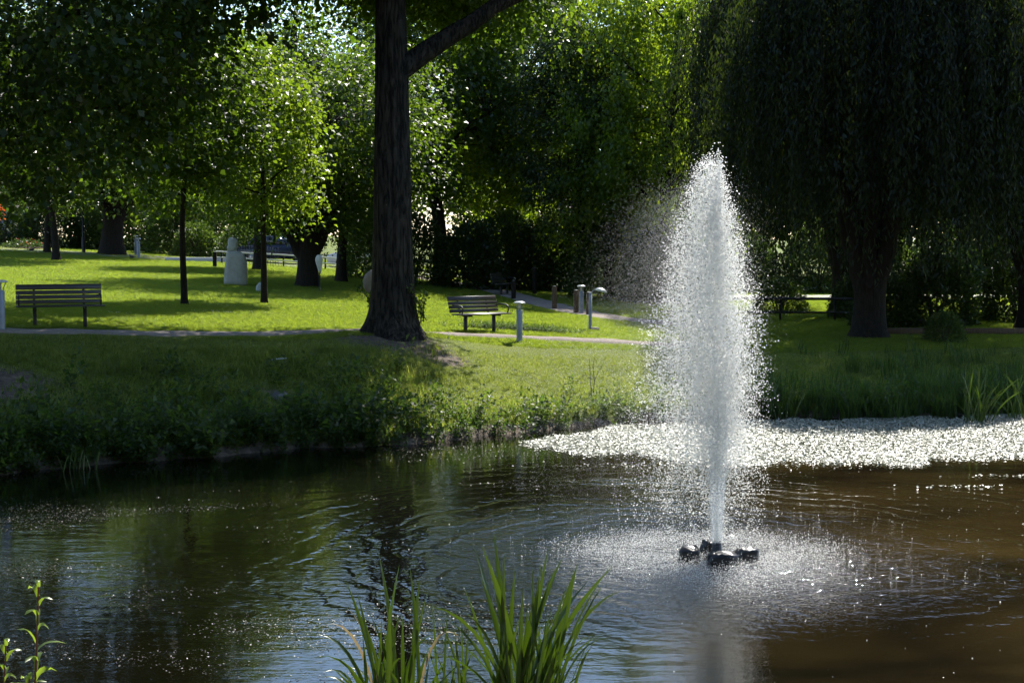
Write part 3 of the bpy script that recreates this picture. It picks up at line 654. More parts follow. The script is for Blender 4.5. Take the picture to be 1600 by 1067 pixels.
fm = [make_tree_meshes('far_tree', 16, 0.32, 2.5, (0, 0, 8.6), (5.2, 5.2, 7.4), 240, 110, 0.3, 0.22, M['leaf_far'], M['bark_dark'], 71, n_limb=8, sig=(0.7, 0.7, 0.45), droop=0.4, zmin=1.2, inner=0.25, twigs=False),
      make_tree_meshes('far_tree_b', 19, 0.34, 2.5, (0, 0, 10), (4.4, 4.4, 9), 240, 110, 0.3, 0.22, M['leaf_dark'], M['bark_dark'], 72, n_limb=8, sig=(0.7, 0.7, 0.5), droop=0.5, zmin=1.2, inner=0.2, twigs=False)]
GF_ = 'belt of trees closing the far side of the park'
FL = 'leafy tree in the belt closing the far side of the park'
rr = np.random.default_rng(9)
for i, (x, y, k, s_) in enumerate([(-62, 112, 0, 1.1), (-54, 106, 1, 1.0), (-46, 112, 0, 1.15), (-39, 104, 0, 1.0), (-32, 110, 1, 1.05), (-25, 104, 0, 1.05), (-18.5, 112, 0, 0.9), (-11, 106, 0, 0.85), (-3, 112, 1, 0.9), (2.5, 100, 1, 0.72),
                                   (9, 104, 0, 1.1), (16, 96, 0, 1.2), (24, 100, 1, 1.2), (31, 92, 0, 1.3), (40, 96, 1, 1.2), (48, 104, 0, 1.2), (20, 84, 1, 0.95), (29, 80, 0, 1.0), (10.5, 88, 1, 1.0)]):
    plant_tree('far_tree', FL, 'tree', fm[k], x, y, None, i * 1.7, GF_, s_)
# unseen trees added behind the viewpoint to shut out half of the sky light
for i, (x, y, k, s_) in enumerate([(-30, -6, 0, 1.2), (-19, -12, 1, 1.3), (-8, -15, 0, 1.3), (4, -14, 1, 1.3), (15, -13, 0, 1.35), (26, -7, 1, 1.3), (36, 6, 0, 1.3), (-38, 8, 1, 1.2)]):
    plant_tree('sky_block_tree', 'unseen tree added behind the viewpoint to block sky light', 'tree', fm[k], x, y, None, i * 2.1, 'unseen trees added to block sky light', s_)
# small red-leaved tree
rt = make_tree_meshes('red_tree', 3.2, 0.05, 1.2, (0, 0, 2.4), (0.42, 0.42, 0.65), 16, 60, 0.16, 0.12, M['leaf_red'], M['bark_dark'], 81, n_limb=5, sig=(0.2, 0.2, 0.15), zmin=1.3)
plant_tree('small_tree', 'thin small tree with orange-red leaves at the far left edge', 'tree', rt, -31.8, 87.0)

# ------------------------------------------------------------------ benches
def make_bench(label, x, y, yaw, Ln):
    o = thing('park_bench', label, 'bench', (x, y, gz(x, y)), R(yaw), 'wooden benches facing the pond')
    mb = MB(); mb.bbox((0, 0, 0), (Ln, 0.085, 0.032), 0.006); seat = mb.build('slat', M['wood_slat'], link_it=False)
    for i in range(5): link('slat', seat, o, (0.03 if i < 2 else 0, -0.27 + i * 0.098, 0.445))
    a = math.atan2(0.13, 0.4)
    for i, (t, hgt) in enumerate(((0.05, 0.085), (0.15, 0.085), (0.25, 0.085), (0.368, 0.115))):
        mb = MB(); mb.bbox((0, 0, 0), (Ln, 0.03, hgt), 0.006); me = mb.build('slat', M['wood_slat'], link_it=False)
        s_ = link('slat', me, o, (0, 0.235 + t * 0.325, 0.475 + t * 0.95)); s_.rotation_euler = (-a, 0, 0)
    for sx in (-1, 1):
        px = sx * Ln * 0.29
        mb = MB(); mb.bbox((0, 0, 0), (0.62, 0.075, 0.075), 0.008, (0, R(90), 0)); mb.box((0, 0, -0.21), (0.18, 0.2, 0.03))
        link('leg', mb.build('leg', M['iron'], link_it=False), o, (px, 0.0, 0.11))
        mb = MB(); mb.tube(np.array([[px, -0.29, 0.41], [px, 0.05, 0.405], [px, 0.21, 0.425], [px, 0.27, 0.5], [px, 0.385, 0.87]]), 0.026, 6); mb.build('back_support', M['iron'], o)
        ax = sx * (Ln / 2 - 0.05)
        P = smooth_line(np.array([[ax, 0.27, 0.64], [ax, 0.1, 0.675], [ax, -0.1, 0.675], [ax, -0.22, 0.655], [ax, -0.29, 0.61], [ax, -0.27, 0.54], [ax, -0.24, 0.46]]), 20)
        mb = MB(); mb.tube(P, 0.019, 7); mb.build('armrest', M['iron'], o, True)
    return o
make_bench('dark slatted bench near the left edge, beside a pale lamp bollard', -9.42, 29.6, 20, 1.72)
make_bench('dark slatted bench between the massive trunk and the lamp bollard', -0.82, 36.0, 36, 1.5)
make_bench('small far bench at the end of the gravel path, its seat catching the sun', -0.32, 57.6, 70, 1.3)

# ------------------------------------------------------------------ lamp bollards, posts, poles
def bollard(label, x, y, h=0.96, r=0.072, lean=0.0, group='mushroom lamp bollards'):
    o = thing('lamp_bollard', label, 'lamp', (x, y, gz(x, y)), 0, group); o.rotation_euler = (0, R(lean), 0.4)
    zt = h - 0.21
    mb = MB(); mb.lathe([(r, -0.15), (r, 0.0), (r, zt - 0.01), (r * 0.9, zt), (0.0, zt)], seg=18); mb.build('post', M['steel'], o, True)
    mb = MB(); mb.lathe([(0.0, zt), (0.03, zt), (0.03, h - 0.06), (0.0, h - 0.06)], seg=12); mb.build('light_tube', M['cap'], o)
    for k in range(4):
        a = k * math.pi / 2
        mb = MB(); mb.tube(np.array([[math.cos(a) * r * 0.7, math.sin(a) * r * 0.7, zt - 0.02], [math.cos(a) * r * 0.85, math.sin(a) * r * 0.85, zt + 0.05], [math.cos(a) * 0.115, math.sin(a) * 0.115, h - 0.05]]), 0.009, 6); mb.build('strut', M['steel'], o)
    mb = MB(); mb.lathe([(0.0, h - 0.055), (0.135, h - 0.06), (0.148, h - 0.05), (0.13, h - 0.022), (0.08, h - 0.005), (0.0, h)], seg=22); mb.build('cap', M['cap'], o, True)
    return o
bollard('grey lamp bollard with pale mushroom cap in front of the right bench', 0.18, 34.0)
bollard('pale grey lamp bollard cut by the left edge beside the bench', -10.1, 28.05, 1.0, 0.085)
bollard('lamp bollard with white cap standing behind the group of brown posts', 2.28, 46.8)
bollard('farther lamp bollard on the lawn right of the thickest forked trunk', -20.7, 79.0, 1.1, 0.09)
bollard('lamp bollard just left of another, right of the thickest forked trunk', -21.9, 83.0, 1.15, 0.09)
bollard('lonely lamp bollard close to the foot of the thickest forked trunk', -23.9, 87.0, 1.1, 0.09)
# bent lamp: thin post whose cap hangs off to one side
o = thing('bent_lamp', 'thin grey lamp post with its pale cap bent off to the right', 'lamp', (2.15, 39.0, gz(2.15, 39)))
mb = MB(); mb.lathe([(0.045, -0.15), (0.045, 1.02), (0.0, 1.02)], seg=14); mb.build('post', M['steel'], o, True)
mb = MB(); mb.tube(np.array([[0, 0, 0.98], [0.06, 0, 1.06], [0.16, 0, 1.13], [0.24, 0, 1.14]]), 0.014, 6); mb.build('arm', M['steel'], o)
mb = MB(); mb.lathe([(0.0, 0.0), (0.15, -0.012), (0.165, 0.0), (0.14, 0.045), (0.08, 0.08), (0.0, 0.095)], seg=22)
c_ = mb.build('cap', M['cap'], o, True); c_.location = (0.29, 0, 1.06); c_.rotation_euler = (0, R(14), 0)
mb = MB(); mb.box((0, 0, 0.02), (0.3, 0.26, 0.1), None, 0.7); c_ = mb.build('base', M['rock'], o); c_.location = (0.12, -0.05, 0)
def wood_post(label, x, y, h, r=0.085, mat='post_wood'):
    o = thing('wooden_post', label, 'post', (x, y, gz(x, y)), 0, 'wooden posts beside the gravel path')
    mb = MB(); mb.lathe([(r, -0.2), (r * 1.03, 0.0), (r, h * 0.6), (r * 0.97, h - 0.03), (r * 0.8, h)], seg=12); mb.build('shaft', M[mat], o, True)
    mb = MB(); mb.lathe([(r * 0.8, h), (0.0, h + 0.012)], seg=12); mb.build('top', M['stone'], o)
wood_post('brown wooden post, leftmost of the three beside the gravel path', 1.45, 48.6, 0.8)
wood_post('brown wooden post in the middle of the three by the gravel path', 2.12, 47.0, 0.78)
wood_post('brown wooden post, rightmost of the three by the gravel path', 2.5, 46.3, 0.76)
wood_post('dark wooden post right in front of the small far bench', 0.06, 54.6, 0.72, 0.085, 'bark_dark')
wood_post('dark thin post on the lawn just left of the hooded stone', -14.4, 69.0, 0.75, 0.1, 'bark_dark')
wood_post('slim dark post at the edge of the shrubs behind the far bench', 0.95, 60.0, 1.1, 0.09, 'bark_dark')
o = thing('lamp_post', 'tall thin dark lamp post left of the thickest forked trunk', 'lamp', (-24.8, 82.5, gz(-24.8, 82.5)))
mb = MB(); mb.lathe([(0.1, -0.2), (0.1, 0.9), (0.065, 0.95), (0.055, 4.4), (0.0, 4.4)], seg=12); mb.build('pole', M['iron'], o, True)
mb = MB(); mb.lathe([(0.0, 4.4), (0.12, 4.42), (0.18, 4.62), (0.2, 4.64), (0.06, 4.75), (0, 4.78)], seg=14); mb.build('lantern', M['cap'], o, True)

# ------------------------------------------------------------------ sculptures
def lump(rings, seg=20, rough=0.015, seed=1, sq=2.6):
    """stack of superellipse rings (z, cx, cy, rx, ry)"""
    r = np.random.default_rng(seed); mb = MB(); a = np.linspace(0, 2 * np.pi, seg, endpoint=False)
    c, s_ = np.cos(a), np.sin(a); V = []
    for (z, cx, cy_, rx, ry) in rings:
        k = (np.abs(c) ** sq + np.abs(s_) ** sq) ** (-1 / sq)
        V.append(np.stack([cx + rx * c * k, cy_ + ry * s_ * k, np.full(seg, z)], 1))
    V = np.concatenate(V) + r.normal(size=(seg * len(rings), 3)) * rough
    n = len(rings); i = np.arange(n - 1)[:, None] * seg; j = np.arange(seg)[None]; j2 = (j + 1) % seg
    mb.add(V, np.stack([i + j, i + j2, i + seg + j2, i + seg + j], -1).reshape(-1, 4))
    mb.f.setdefault(seg, []).append(np.array([[q for q in range(seg - 1, -1, -1)], [(n - 1) * seg + q for q in range(seg)]], np.int32))
    return mb
x, y = -10.1, 52.0
o = thing('stone_sculpture', 'tall grey hooded stone sculpture standing on the lawn', 'sculpture', (x, y, gz(x, y)))
lump([(-0.1, 0.0, 0, 0.41, 0.3), (0.2, 0.0, 0, 0.41, 0.3), (0.5, 0.01, 0, 0.39, 0.29), (0.8, 0.02, 0, 0.375, 0.28), (1.0, 0.02, 0, 0.355, 0.27), (1.12, 0.0, 0, 0.31, 0.25), (1.2, -0.05, 0, 0.25, 0.22), (1.24, -0.09, 0, 0.19, 0.18)], 28, 0.01, 3, 3.5).build('body', M['stone'], o, True)
lump([(1.2, -0.1, 0, 0.17, 0.16), (1.32, -0.11, 0, 0.185, 0.16), (1.4, -0.1, -0.01, 0.2, 0.165), (1.44, -0.08, 0, 0.17, 0.15), (1.6, -0.07, 0, 0.185, 0.15), (1.68, -0.1, 0, 0.15, 0.12), (1.74, -0.15, 0, 0.06, 0.06)], 22, 0.009, 4, 3.6).build('head', M['stone'], o, True)
x, y = -6.9, 51.0
o = thing('stone_sculpture', 'pale pointed drop-shaped stone in front of the stout old tree', 'sculpture', (x, y, gz(x, y)))
lump([(0.62, 0.03, 0, 0.02, 0.02), (0.75, 0.02, 0, 0.06, 0.05), (0.95, 0.0, 0, 0.11, 0.08), (1.1, -0.01, 0, 0.135, 0.1), (1.2, -0.01, 0, 0.12, 0.09), (1.27, -0.01, 0, 0.07, 0.05), (1.3, -0.01, 0, 0.03, 0.03)], 16, 0.004, 5, 2.2).build('drop', M['stone_pale'], o, True)
mb = MB(); mb.lathe([(0.16, -0.1), (0.16, 0.03), (0.03, 0.04), (0.025, 0.7), (0, 0.7)], seg=10); mb.build('stand', M['iron'], o)
x, y = -4.72, 49.5
o = thing('stone_sculpture', 'round brown stone disc peeping out left of the massive trunk', 'sculpture', (x, y, gz(x, y)))
mb = MB(); mb.lathe([(0.0, -0.1), (0.3, -0.1), (0.42, -0.06), (0.47, 0.0), (0.42, 0.06), (0.3, 0.1), (0, 0.1)], seg=36)
d_ = mb.build('disc', M['stone_brown'], o, True); d_.rotation_euler = (R(90), 0, 0); d_.location = (0, 0, 0.52)
mb = MB(); mb.box((0, 0, 0.0), (0.5, 0.35, 0.22), None, 0.85); mb.build('plinth', M['stone_brown'], o)
def rock(name, label, x, y, rx, ry, h, seed, mat='rock', dz=-0.05):
    m_ = lump([(0, 0, 0, rx, ry), (h * 0.3, 0.03, 0, rx * 1.02, ry), (h * 0.65, 0, 0.02, rx * 0.85, ry * 0.85), (h * 0.9, 0.02, 0, rx * 0.55, ry * 0.5), (h, 0, 0, rx * 0.2, ry * 0.2)], 14, rx * 0.06, seed)
    ob_ = m_.build(name, M[mat], None, False); ob_.location = (x, y, gz(x, y) + dz); return tag(ob_, label, 'rock')
rock('stone', 'small grey boulder behind the young tree right of the hooded stone', -8.55, 48.5, 0.2, 0.16, 0.36, 7, 'stone')
rock('stone', 'flat pale stone at the water line of the shaded left bank', -5.0, 23.5, 0.26, 0.2, 0.2, 8, 'rock', 0.0)
rock('stone', 'rounded grey stone low on the shaded left bank among weeds', -4.3, 26.1, 0.18, 0.15, 0.16, 9, 'rock', 0.0)

# ------------------------------------------------------------------ railing, pale strip, fence, timber edge
o = thing('railing', 'low pale railing with dark posts between lawn and road', 'railing', (0, 0, 0))
rx0, rx1 = -15.2, -4.2
def ry_(x): return 74.0 - 0.12 * (x + 10)
for i, x in enumerate(np.arange(rx0, rx1 + 0.1, 1.1)):
    mb = MB(); mb.box((x, ry_(x), gz(x, ry_(x)) + 0.3), (0.07, 0.07, 0.75)); mb.build('post', M['iron'], o)
for hz, th in ((0.62, 0.07), (0.32, 0.06)):
    P = np.array([[x, ry_(x) - 0.06, gz(x, ry_(x)) + hz] for x in np.arange(rx0 - 0.3, rx1 + 0.4, 1.1)])
    mb = MB(); mb.tube(P, th * 0.62, 6); mb.build('rail', M['white_paint'], o)
for i, x in enumerate(np.arange(rx0 + 0.2, rx0 + 3.0, 0.14)):
    mb = MB(); mb.box((x, ry_(x) + 0.05, gz(x, ry_(x)) + 0.5), (0.02, 0.02, 1.0)); mb.build('baluster', M['iron'], o)
x0, x1 = -18.6, -14.9
mb = MB(); mb.bbox(((x0 + x1) / 2, 76.5, gz(-16.5, 76.5) + 0.04), (x1 - x0, 0.3, 0.4), 0.02); o = mb.build('pale_road_strip', M['white_wall'])  # raised pale block standing in for the sunlit road surface
tag(o, 'low pale lilac strip standing in for the lit road behind the lawn, left of the hooded stone', 'wall')
o = thing('fence', 'dark metal fence with two rails beside the willow, right of the fountain', 'fence', (0, 0, 0))
for x in (5.2, 6.95, 8.72, 10.5, 12.3): mb = MB(); mb.box((x, 46.2, gz(x, 46.2) + 0.32), (0.07, 0.07, 0.95)); mb.build('post', M['iron'], o)
for zz, th in ((1.6, 0.045), (1.16, 0.03)): mb = MB(); mb.tube(np.array([[4.8, 46.12, zz + 0.03], [8, 46.12, zz], [12.8, 46.12, zz - 0.02]]), th, 8); mb.build('rail', M['iron'], o)
o = thing('timber_edge', 'low grey timber edging lying under the willows', 'edging', (0, 0, 0))
for k, (xa, xb) in enumerate(((9.75, 12.2), (12.24, 14.6), (14.64, 17.2))):
    mb = MB(); mb.bbox(((xa + xb) / 2, 39.8 + 0.1 * k, gz((xa + xb) / 2, 39.8) + 0.08), (xb - xa, 0.22, 0.2), 0.015); mb.build('beam', M['post_wood'], o)

# ------------------------------------------------------------------ building, cars
zb = gz(-35, 97)
o = thing('building', 'low pale lilac building glimpsed at the far left edge', 'building', (-36.5, 98.0, zb))
mb = MB(); mb.box((0, 0, 1.3), (6.6, 4.0, 2.6)); mb.build('wall', M['white_wall'], o)
mb = MB(); mb.box((0, -2.03, 0.45), (6.7, 0.1, 0.9)); mb.build('plinth', M['dark_hull'], o)
mb = MB(); mb.box((0, 0, 2.66), (7.0, 4.4, 0.14)); mb.build('roof', M['asphalt'], o)
for wx in (-2.2, 0.0): mb = MB(); mb.box((wx, -2.02, 1.6), (0.9, 0.06, 0.7)); f_ = mb.build('window', M['glass'], o); mb = MB(); mb.box((wx, -2.05, 1.22), (1.0, 0.14, 0.06)); mb.build('sill', M['stone'], f_)
def make_car(label, x, y, rot, paint):
    o = thing('parked_car', label, 'car', (x, y, gz(x, y) + 0.05), R(rot), 'cars parked beyond the railing')
    prof = [(-2.1, 0.35), (-2.15, 0.6), (-2.05, 0.86), (-1.75, 0.95), (-1.2, 0.98), (0.75, 0.98), (1.55, 0.9), (2.0, 0.78), (2.15, 0.58), (2.1, 0.32), (1.0, 0.24), (-1.0, 0.24)]
    def loft(profile, ws, name, mat, par):
        n = len(profile); mb = MB(); V = []
        for (yy, inset) in ws:
            cx = np.mean([p[0] for p in profile]); cz = np.mean([p[1] for p in profile])
            V += [[cx + (p[0] - cx) * (1 - inset), yy, cz + (p[1] - cz) * (1 - inset)] for p in profile]
        k = len(ws); F = [[r * n + i, r * n + (i + 1) % n, (r + 1) * n + (i + 1) % n, (r + 1) * n + i] for r in range(k - 1) for i in range(n)]
        mb.add(V, F); mb.f.setdefault(n, []).append(np.array([list(range(n - 1, -1, -1)), [(k - 1) * n + i for i in range(n)]], np.int32))
        return mb.build(name, mat, par)
    loft(prof, [(-0.86, 0.06), (-0.82, 0.0), (0.82, 0.0), (0.86, 0.06)], 'body', paint, o)
    cab = [(-1.75, 0.94), (-1.25, 1.38), (-0.7, 1.47), (0.2, 1.44), (1.0, 0.96)]
    c_ = loft(cab, [(-0.76, 0.12), (-0.7, 0.02), (0.7, 0.02), (0.76, 0.12)], 'cabin', paint, o)
    for sy in (-1, 1):
        for pts in ([(-1.35, 1.0), (-1.08, 1.33), (-0.42, 1.38), (-0.42, 1.0)], [(-0.34, 1.0), (-0.34, 1.38), (0.15, 1.36), (0.7, 1.0)]):
            mb = MB(); mb.add([[p[0], sy * 0.768, p[1]] for p in pts] + [[p[0], sy * 0.74, p[1]] for p in pts], [[0, 1, 2, 3], [7, 6, 5, 4], [0, 4, 5, 1], [1, 5, 6, 2], [2, 6, 7, 3], [3, 7, 4, 0]]); mb.build('side_window', M['glass'], c_)
        mb = MB(); mb.box((2.06, sy * 0.62, 0.66), (0.14, 0.3, 0.14)); mb.build('headlight', M['cap'], o)
        for wx in (-1.3, 1.32):
            mb = MB(); mb.lathe([(0.19, -0.1), (0.3, -0.1), (0.32, -0.06), (0.32, 0.06), (0.3, 0.1), (0.19, 0.1)], seg=20)
            w_ = mb.build('wheel', M['tyre'], o, True); w_.rotation_euler = (R(90), 0, 0); w_.location = (wx, sy * 0.78, 0.31)
            mb = MB(); mb.lathe([(0.0, -0.08), (0.2, -0.09), (0.2, 0.09), (0.0, 0.08)], seg=14); mb.build('rim', M['rim'], w_)
    mb = MB(); mb.add([[1.03, -0.62, 0.99], [1.03, 0.62, 0.99], [0.26, 0.56, 1.43], [0.26, -0.56, 1.43], [0.99, -0.62, 0.96], [0.99, 0.62, 0.96], [0.2, 0.56, 1.4], [0.2, -0.56, 1.4]], [[0, 1, 2, 3], [7, 6, 5, 4], [0, 4, 5, 1], [1, 5, 6, 2], [2, 6, 7, 3], [3, 7, 4, 0]]); mb.build('windscreen', M['glass'], c_)
make_car('dark blue car parked beyond the railing, left of the stout old tree', -13.0, 79.3, -6, M['car_blue'])
make_car('pale car parked beyond the railing, just left of the massive trunk', -7.9, 78.3, 174, M['car_white'])

# ------------------------------------------------------------------ birds, flower bed
def bird(label, x, y, rot):
    o = thing('bird', label, 'bird', (x, y, gz(x, y) + 0.03), R(rot), 'birds on the lawn')
    mb = MB(); P = np.array([[-0.3, 0, 0.14], [-0.17, 0, 0.15], [-0.1, 0, 0.14], [-0.02, 0, 0.14], [0.06, 0, 0.17], [0.1, 0, 0.215], [0.135, 0, 0.235], [0.165, 0, 0.23], [0.2, 0, 0.222]])
    mb.tube(P, [0.012, 0.018, 0.05, 0.068, 0.055, 0.036, 0.036, 0.02, 0.003], 10); mb.build('body', M['bird_dark'], o, True)
    mb = MB(); mb.tube(np.array([[-0.08, 0, 0.12], [-0.02, 0, 0.105], [0.05, 0, 0.135]]), [0.01, 0.05, 0.012], 8); mb.build('belly', M['bird_white'], o, True)
    for s_ in (-1, 1): mb = MB(); mb.tube(np.array([[0.0, s_ * 0.025, 0.1], [-0.005, s_ * 0.025, 0.04], [0.01, s_ * 0.025, -0.03]]), 0.006, 5); mb.build('leg', M['bird_dark'], o)
bird('small dark and white bird on the lawn right of the thickest forked trunk', -19.9, 74.5, 150)
bird('small dark bird on the lawn left of the two slim trunks', -26.6, 79.0, 20)
o = thing('flower_bed', 'round bed of red and yellow flowers at the far left of the lawn', 'flowers', (-29.4, 86.0, gz(-29.4, 86)))
r = np.random.default_rng(91)
mb = MB(); mb.lathe([(0.0, 0.14), (0.9, 0.1), (1.5, -0.05)], seg=24); mb.build('soil', M['soil'], o, True)
for nm, n, mt_, L_ in (('foliage', 900, M['leaf_dark'], 0.14), ('blossom', 40, M['petal_red'], 0.12)):
    a = r.random(n) * 6.28; q = np.sqrt(r.random(n)) * 1.4
    P = np.stack([np.cos(a) * q, np.sin(a) * q, 0.08 + r.random(n) * 0.5 * (1.2 - q * 0.6) + (0.12 if nm == 'blossom' else 0)], 1)
    V, F = leaf_quads(P, rand_dir(r, n) + np.array([0, 0, 0.5]), rand_dir(r, n), L_, L_ * 0.6); link(nm, mesh_from(nm, V, F, mt_), o)

# ------------------------------------------------------------------ fountain
fo = thing('fountain', 'tall white jet of water rising from dark floats in the pond', 'fountain', (FX, FY, 0.0))
def float_mesh(seed, sx, sy, sz):
    r = np.random.default_rng(seed)
    return lump([(-0.1, 0, 0, sx, sy), (0.0, 0, 0, sx * 1.02, sy * 1.02), (sz * 0.6, 0.0, 0, sx, sy), (sz * 0.92, 0.01, 0, sx * 0.86, sy * 0.86), (sz, 0, 0, sx * 0.6, sy * 0.6)], 16, 0.012, seed, 4.0)
for k, (dx, dy, sx, sy, sz, rot) in enumerate(((-0.33, -0.11, 0.11, 0.09, 0.12, -0.3), (-0.09, 0.16, 0.08, 0.07, 0.13, 0.3), (0.02, -0.34, 0.16, 0.09, 0.095, 0.05), (0.31, -0.18, 0.12, 0.1, 0.11, 0.35))):
    f_ = float_mesh(k + 1, sx, sy, sz).build('float', M['black_plastic'], fo); f_.location = (dx, dy, 0.01); f_.rotation_euler = (0.06, 0.05, rot)
mb = MB(); mb.lathe([(0.1, -0.2), (0.1, 0.02), (0.06, 0.06), (0.05, 0.16), (0.035, 0.16), (0.03, 0.05)], seg=18); mb.build('nozzle', M['black_plastic'], fo, True)
mb = MB()
for a in (0.5, 2.2, 4.0, 5.6): mb.tube(np.array([[0, 0, -0.02], [math.cos(a) * 0.3, math.sin(a) * 0.28 - 0.08, -0.02]]), 0.014, 6)
mb.build('float_arm', M['iron'], fo)
def water_white(name, transp, t=(0.9, 0.92, 0.95), rough=0.25):
    m, nt, ns, ln = new_mat(name)
    out = ns.new('ShaderNodeOutputMaterial'); b = ns.new('ShaderNodeBsdfPrincipled'); tr = ns.new('ShaderNodeBsdfTranslucent'); mx = ns.new('ShaderNodeMixShader')
    b.inputs['Base Color'].default_value = (*t, 1); b.inputs['Roughness'].default_value = rough; b.inputs['IOR'].default_value = 1.33
    tr.inputs['Color'].default_value = (*t, 1); mx.inputs[0].default_value = 0.65
    ln.new(b.outputs[0], mx.inputs[1]); ln.new(tr.outputs[0], mx.inputs[2]); last = mx.outputs[0]
    if transp:
        tp = ns.new('ShaderNodeBsdfTransparent'); m2 = ns.new('ShaderNodeMixShader'); m2.inputs[0].default_value = transp
        ln.new(last, m2.inputs[1]); ln.new(tp.outputs[0], m2.inputs[2]); last = m2.outputs[0]
    ln.new(last, out.inputs[0]); return m
M['drop'] = water_white('spray_drop', 0.0, (0.95, 0.95, 0.93))
M['jet'] = water_white('jet_water', 0.72, (0.7, 0.78, 0.86), 0.15)
# solid column of the jet, breaking up with height
r = np.random.default_rng(95)
seg, nz = 28, 90; zz = np.linspace(0.15, 1.7, nz); a = np.linspace(0, 2 * np.pi, seg, endpoint=False)
rad = 0.05 + 0.11 * (zz / 3.3) ** 0.8
ph = r.uniform(0, 6.28, 6)
dis = 1 + 0.22 * (zz[:, None] / 3.3) * (np.sin(3 * a[None] + ph[0] + 6 * zz[:, None]) + np.sin(5 * a[None] + ph[1] - 9 * zz[:, None]) + 0.7 * r.normal(size=(nz, seg)))
V = np.stack([rad[:, None] * dis * np.cos(a), rad[:, None] * dis * np.sin(a), np.repeat(zz[:, None], seg, 1)], -1).reshape(-1, 3)
i = np.arange(nz - 1)[:, None] * seg; j = np.arange(seg)[None]; j2 = (j + 1) % seg
link('jet', mesh_from('jet', V, np.stack([i + j, i + j2, i + seg + j2, i + seg + j], -1).reshape(-1, 4), M['jet'], True), fo)
def ico(name, mat):
    p = (1 + 5 ** 0.5) / 2
    V = np.array([[-1, p, 0], [1, p, 0], [-1, -p, 0], [1, -p, 0], [0, -1, p], [0, 1, p], [0, -1, -p], [0, 1, -p], [p, 0, -1], [p, 0, 1], [-p, 0, -1], [-p, 0, 1]], float); V /= np.linalg.norm(V[0])
    F = np.array([[0, 11, 5], [0, 5, 1], [0, 1, 7], [0, 7, 10], [0, 10, 11], [1, 5, 9], [5, 11, 4], [11, 10, 2], [10, 7, 6], [7, 1, 8], [3, 9, 4], [3, 4, 2], [3, 2, 6], [3, 6, 8], [3, 8, 9], [4, 9, 5], [2, 4, 11], [6, 2, 10], [8, 6, 7], [9, 8, 1]])
    return mesh_from(name, V, F, mat, True)
def star(name, mat):
    # a drop as three crossing facets, so that light passes through it from behind
    a = np.linspace(0, 2 * np.pi, 6, endpoint=False); c, s_, z_ = np.cos(a), np.sin(a), 0 * a
    return mesh_from(name, np.concatenate([np.stack(q, 1) for q in ((c, s_, z_), (c, z_, s_), (z_, c, s_))]), np.arange(18).reshape(3, 6), mat)
drop = star('drop', M['drop'])
def spray(n, hs, vr, wind, rmin, rmax, r, tmin=0.0, tmax=1.0):
    """drops caught in flight: thrown up from the nozzle, spreading, falling back, small ones carried by the wind"""
    h = hs(n); v0 = np.sqrt(2 * 9.81 * h); T = 2 * v0 / 9.81
    t = r.uniform(tmin, tmax, n) * T
    th = r.random(n) * 2 * np.pi; vx = (np.sqrt(r.random(n)) + 0.06 * r.normal(size=n)) * vr * (0.1 + np.clip((4.52 - h) / 1.5, 0, 1.1))
    up = np.clip(t / T, 0, 1)
    X = np.cos(th) * vx * t + wind * (t ** 2) * r.uniform(0.3, 1.2, n); Y = np.sin(th) * vx * t; Z = 0.1 + v0 * t - 0.5 * 9.81 * t ** 2
    rad = rmin + (rmax - rmin) * r.random(n) ** 2.2
    sc_ = np.stack([rad, rad, rad * r.uniform(1.0, 1.9, n)], 1)
    k = Z > 0.0
    return np.stack([X, Y, Z], 1)[k], sc_[k]
def rnd_rot(n): return r.uniform(0, 6.28, (n, 3))
def thin(P, S, lo):
    k = (P[:, 2] > 0.02) & (r.random(len(P)) < lo + (1 - lo) * sst((P[:, 2] - 0.3) / 2.3)); return P[k], S[k]
def clumped(P, S, m, sg):
    # water tears into shreds: each drop becomes a little string of drops
    i = np.repeat(np.arange(len(P)), m); n = len(i)
    Q = P[i] + r.normal(size=(n, 3)) * np.array([sg, sg, sg * 2.2]); Q[:, 2] = np.maximum(Q[:, 2], 0.01)
    return Q, S[i] * r.uniform(0.5, 1.25, n)[:, None]
HF = lambda n: 4.38 - 3.4 * r.random(n) ** 0.9
Pa, Sa = thin(*spray(62000, HF, 0.55, -0.2, 0.0022, 0.0066, r, 0.25, 0.97), 0.3)
Pk, Sk = thin(*spray(12500, HF, 0.53, -0.18, 0.0026, 0.0068, r, 0.25, 0.97), 0.25); Pk, Sk = clumped(Pk, Sk, 7, 0.022)
Pb, Sb = spray(2500, lambda n: 4.4 - np.abs(r.normal(size=n)) * 0.7, 0.16, -0.03, 0.0025, 0.007, r, 0.2, 0.7)
Pc, Sc = spray(700, lambda n: 4.55 - np.abs(r.normal(size=n)) * 0.8, 0.75, -0.1, 0.005, 0.009, r, 0.3, 0.97)
nd_ = 9000; zd = 0.16 + 2.0 * r.random(nd_) ** 1.1; rd = (0.06 + 0.065 * zd) * np.abs(r.normal(size=nd_)) * 0.8; ad_ = r.random(nd_) * 6.28
Pd = np.stack([np.cos(ad_) * rd, np.sin(ad_) * rd, zd], 1); Sd = np.repeat((0.0018 + 0.003 * r.random(nd_))[:, None], 3, 1) * np.array([1, 1, 1.6])
P = np.concatenate([Pa, Pk, Pb, Pc, Pd]); S = np.concatenate([Sa, Sk, Sb, Sc, Sd])
o = scatter('spray', P, rnd_rot(len(P)), S, drop, fo); o['kind'] = 'stuff'; o['label'] = 'white falling spray of drops'
Pm, Sm = spray(170000, lambda n: 4.0 - np.abs(r.normal(size=n)) * 1.0, 0.6, -0.6, 0.0006, 0.0014, r, 0.35, 0.98)
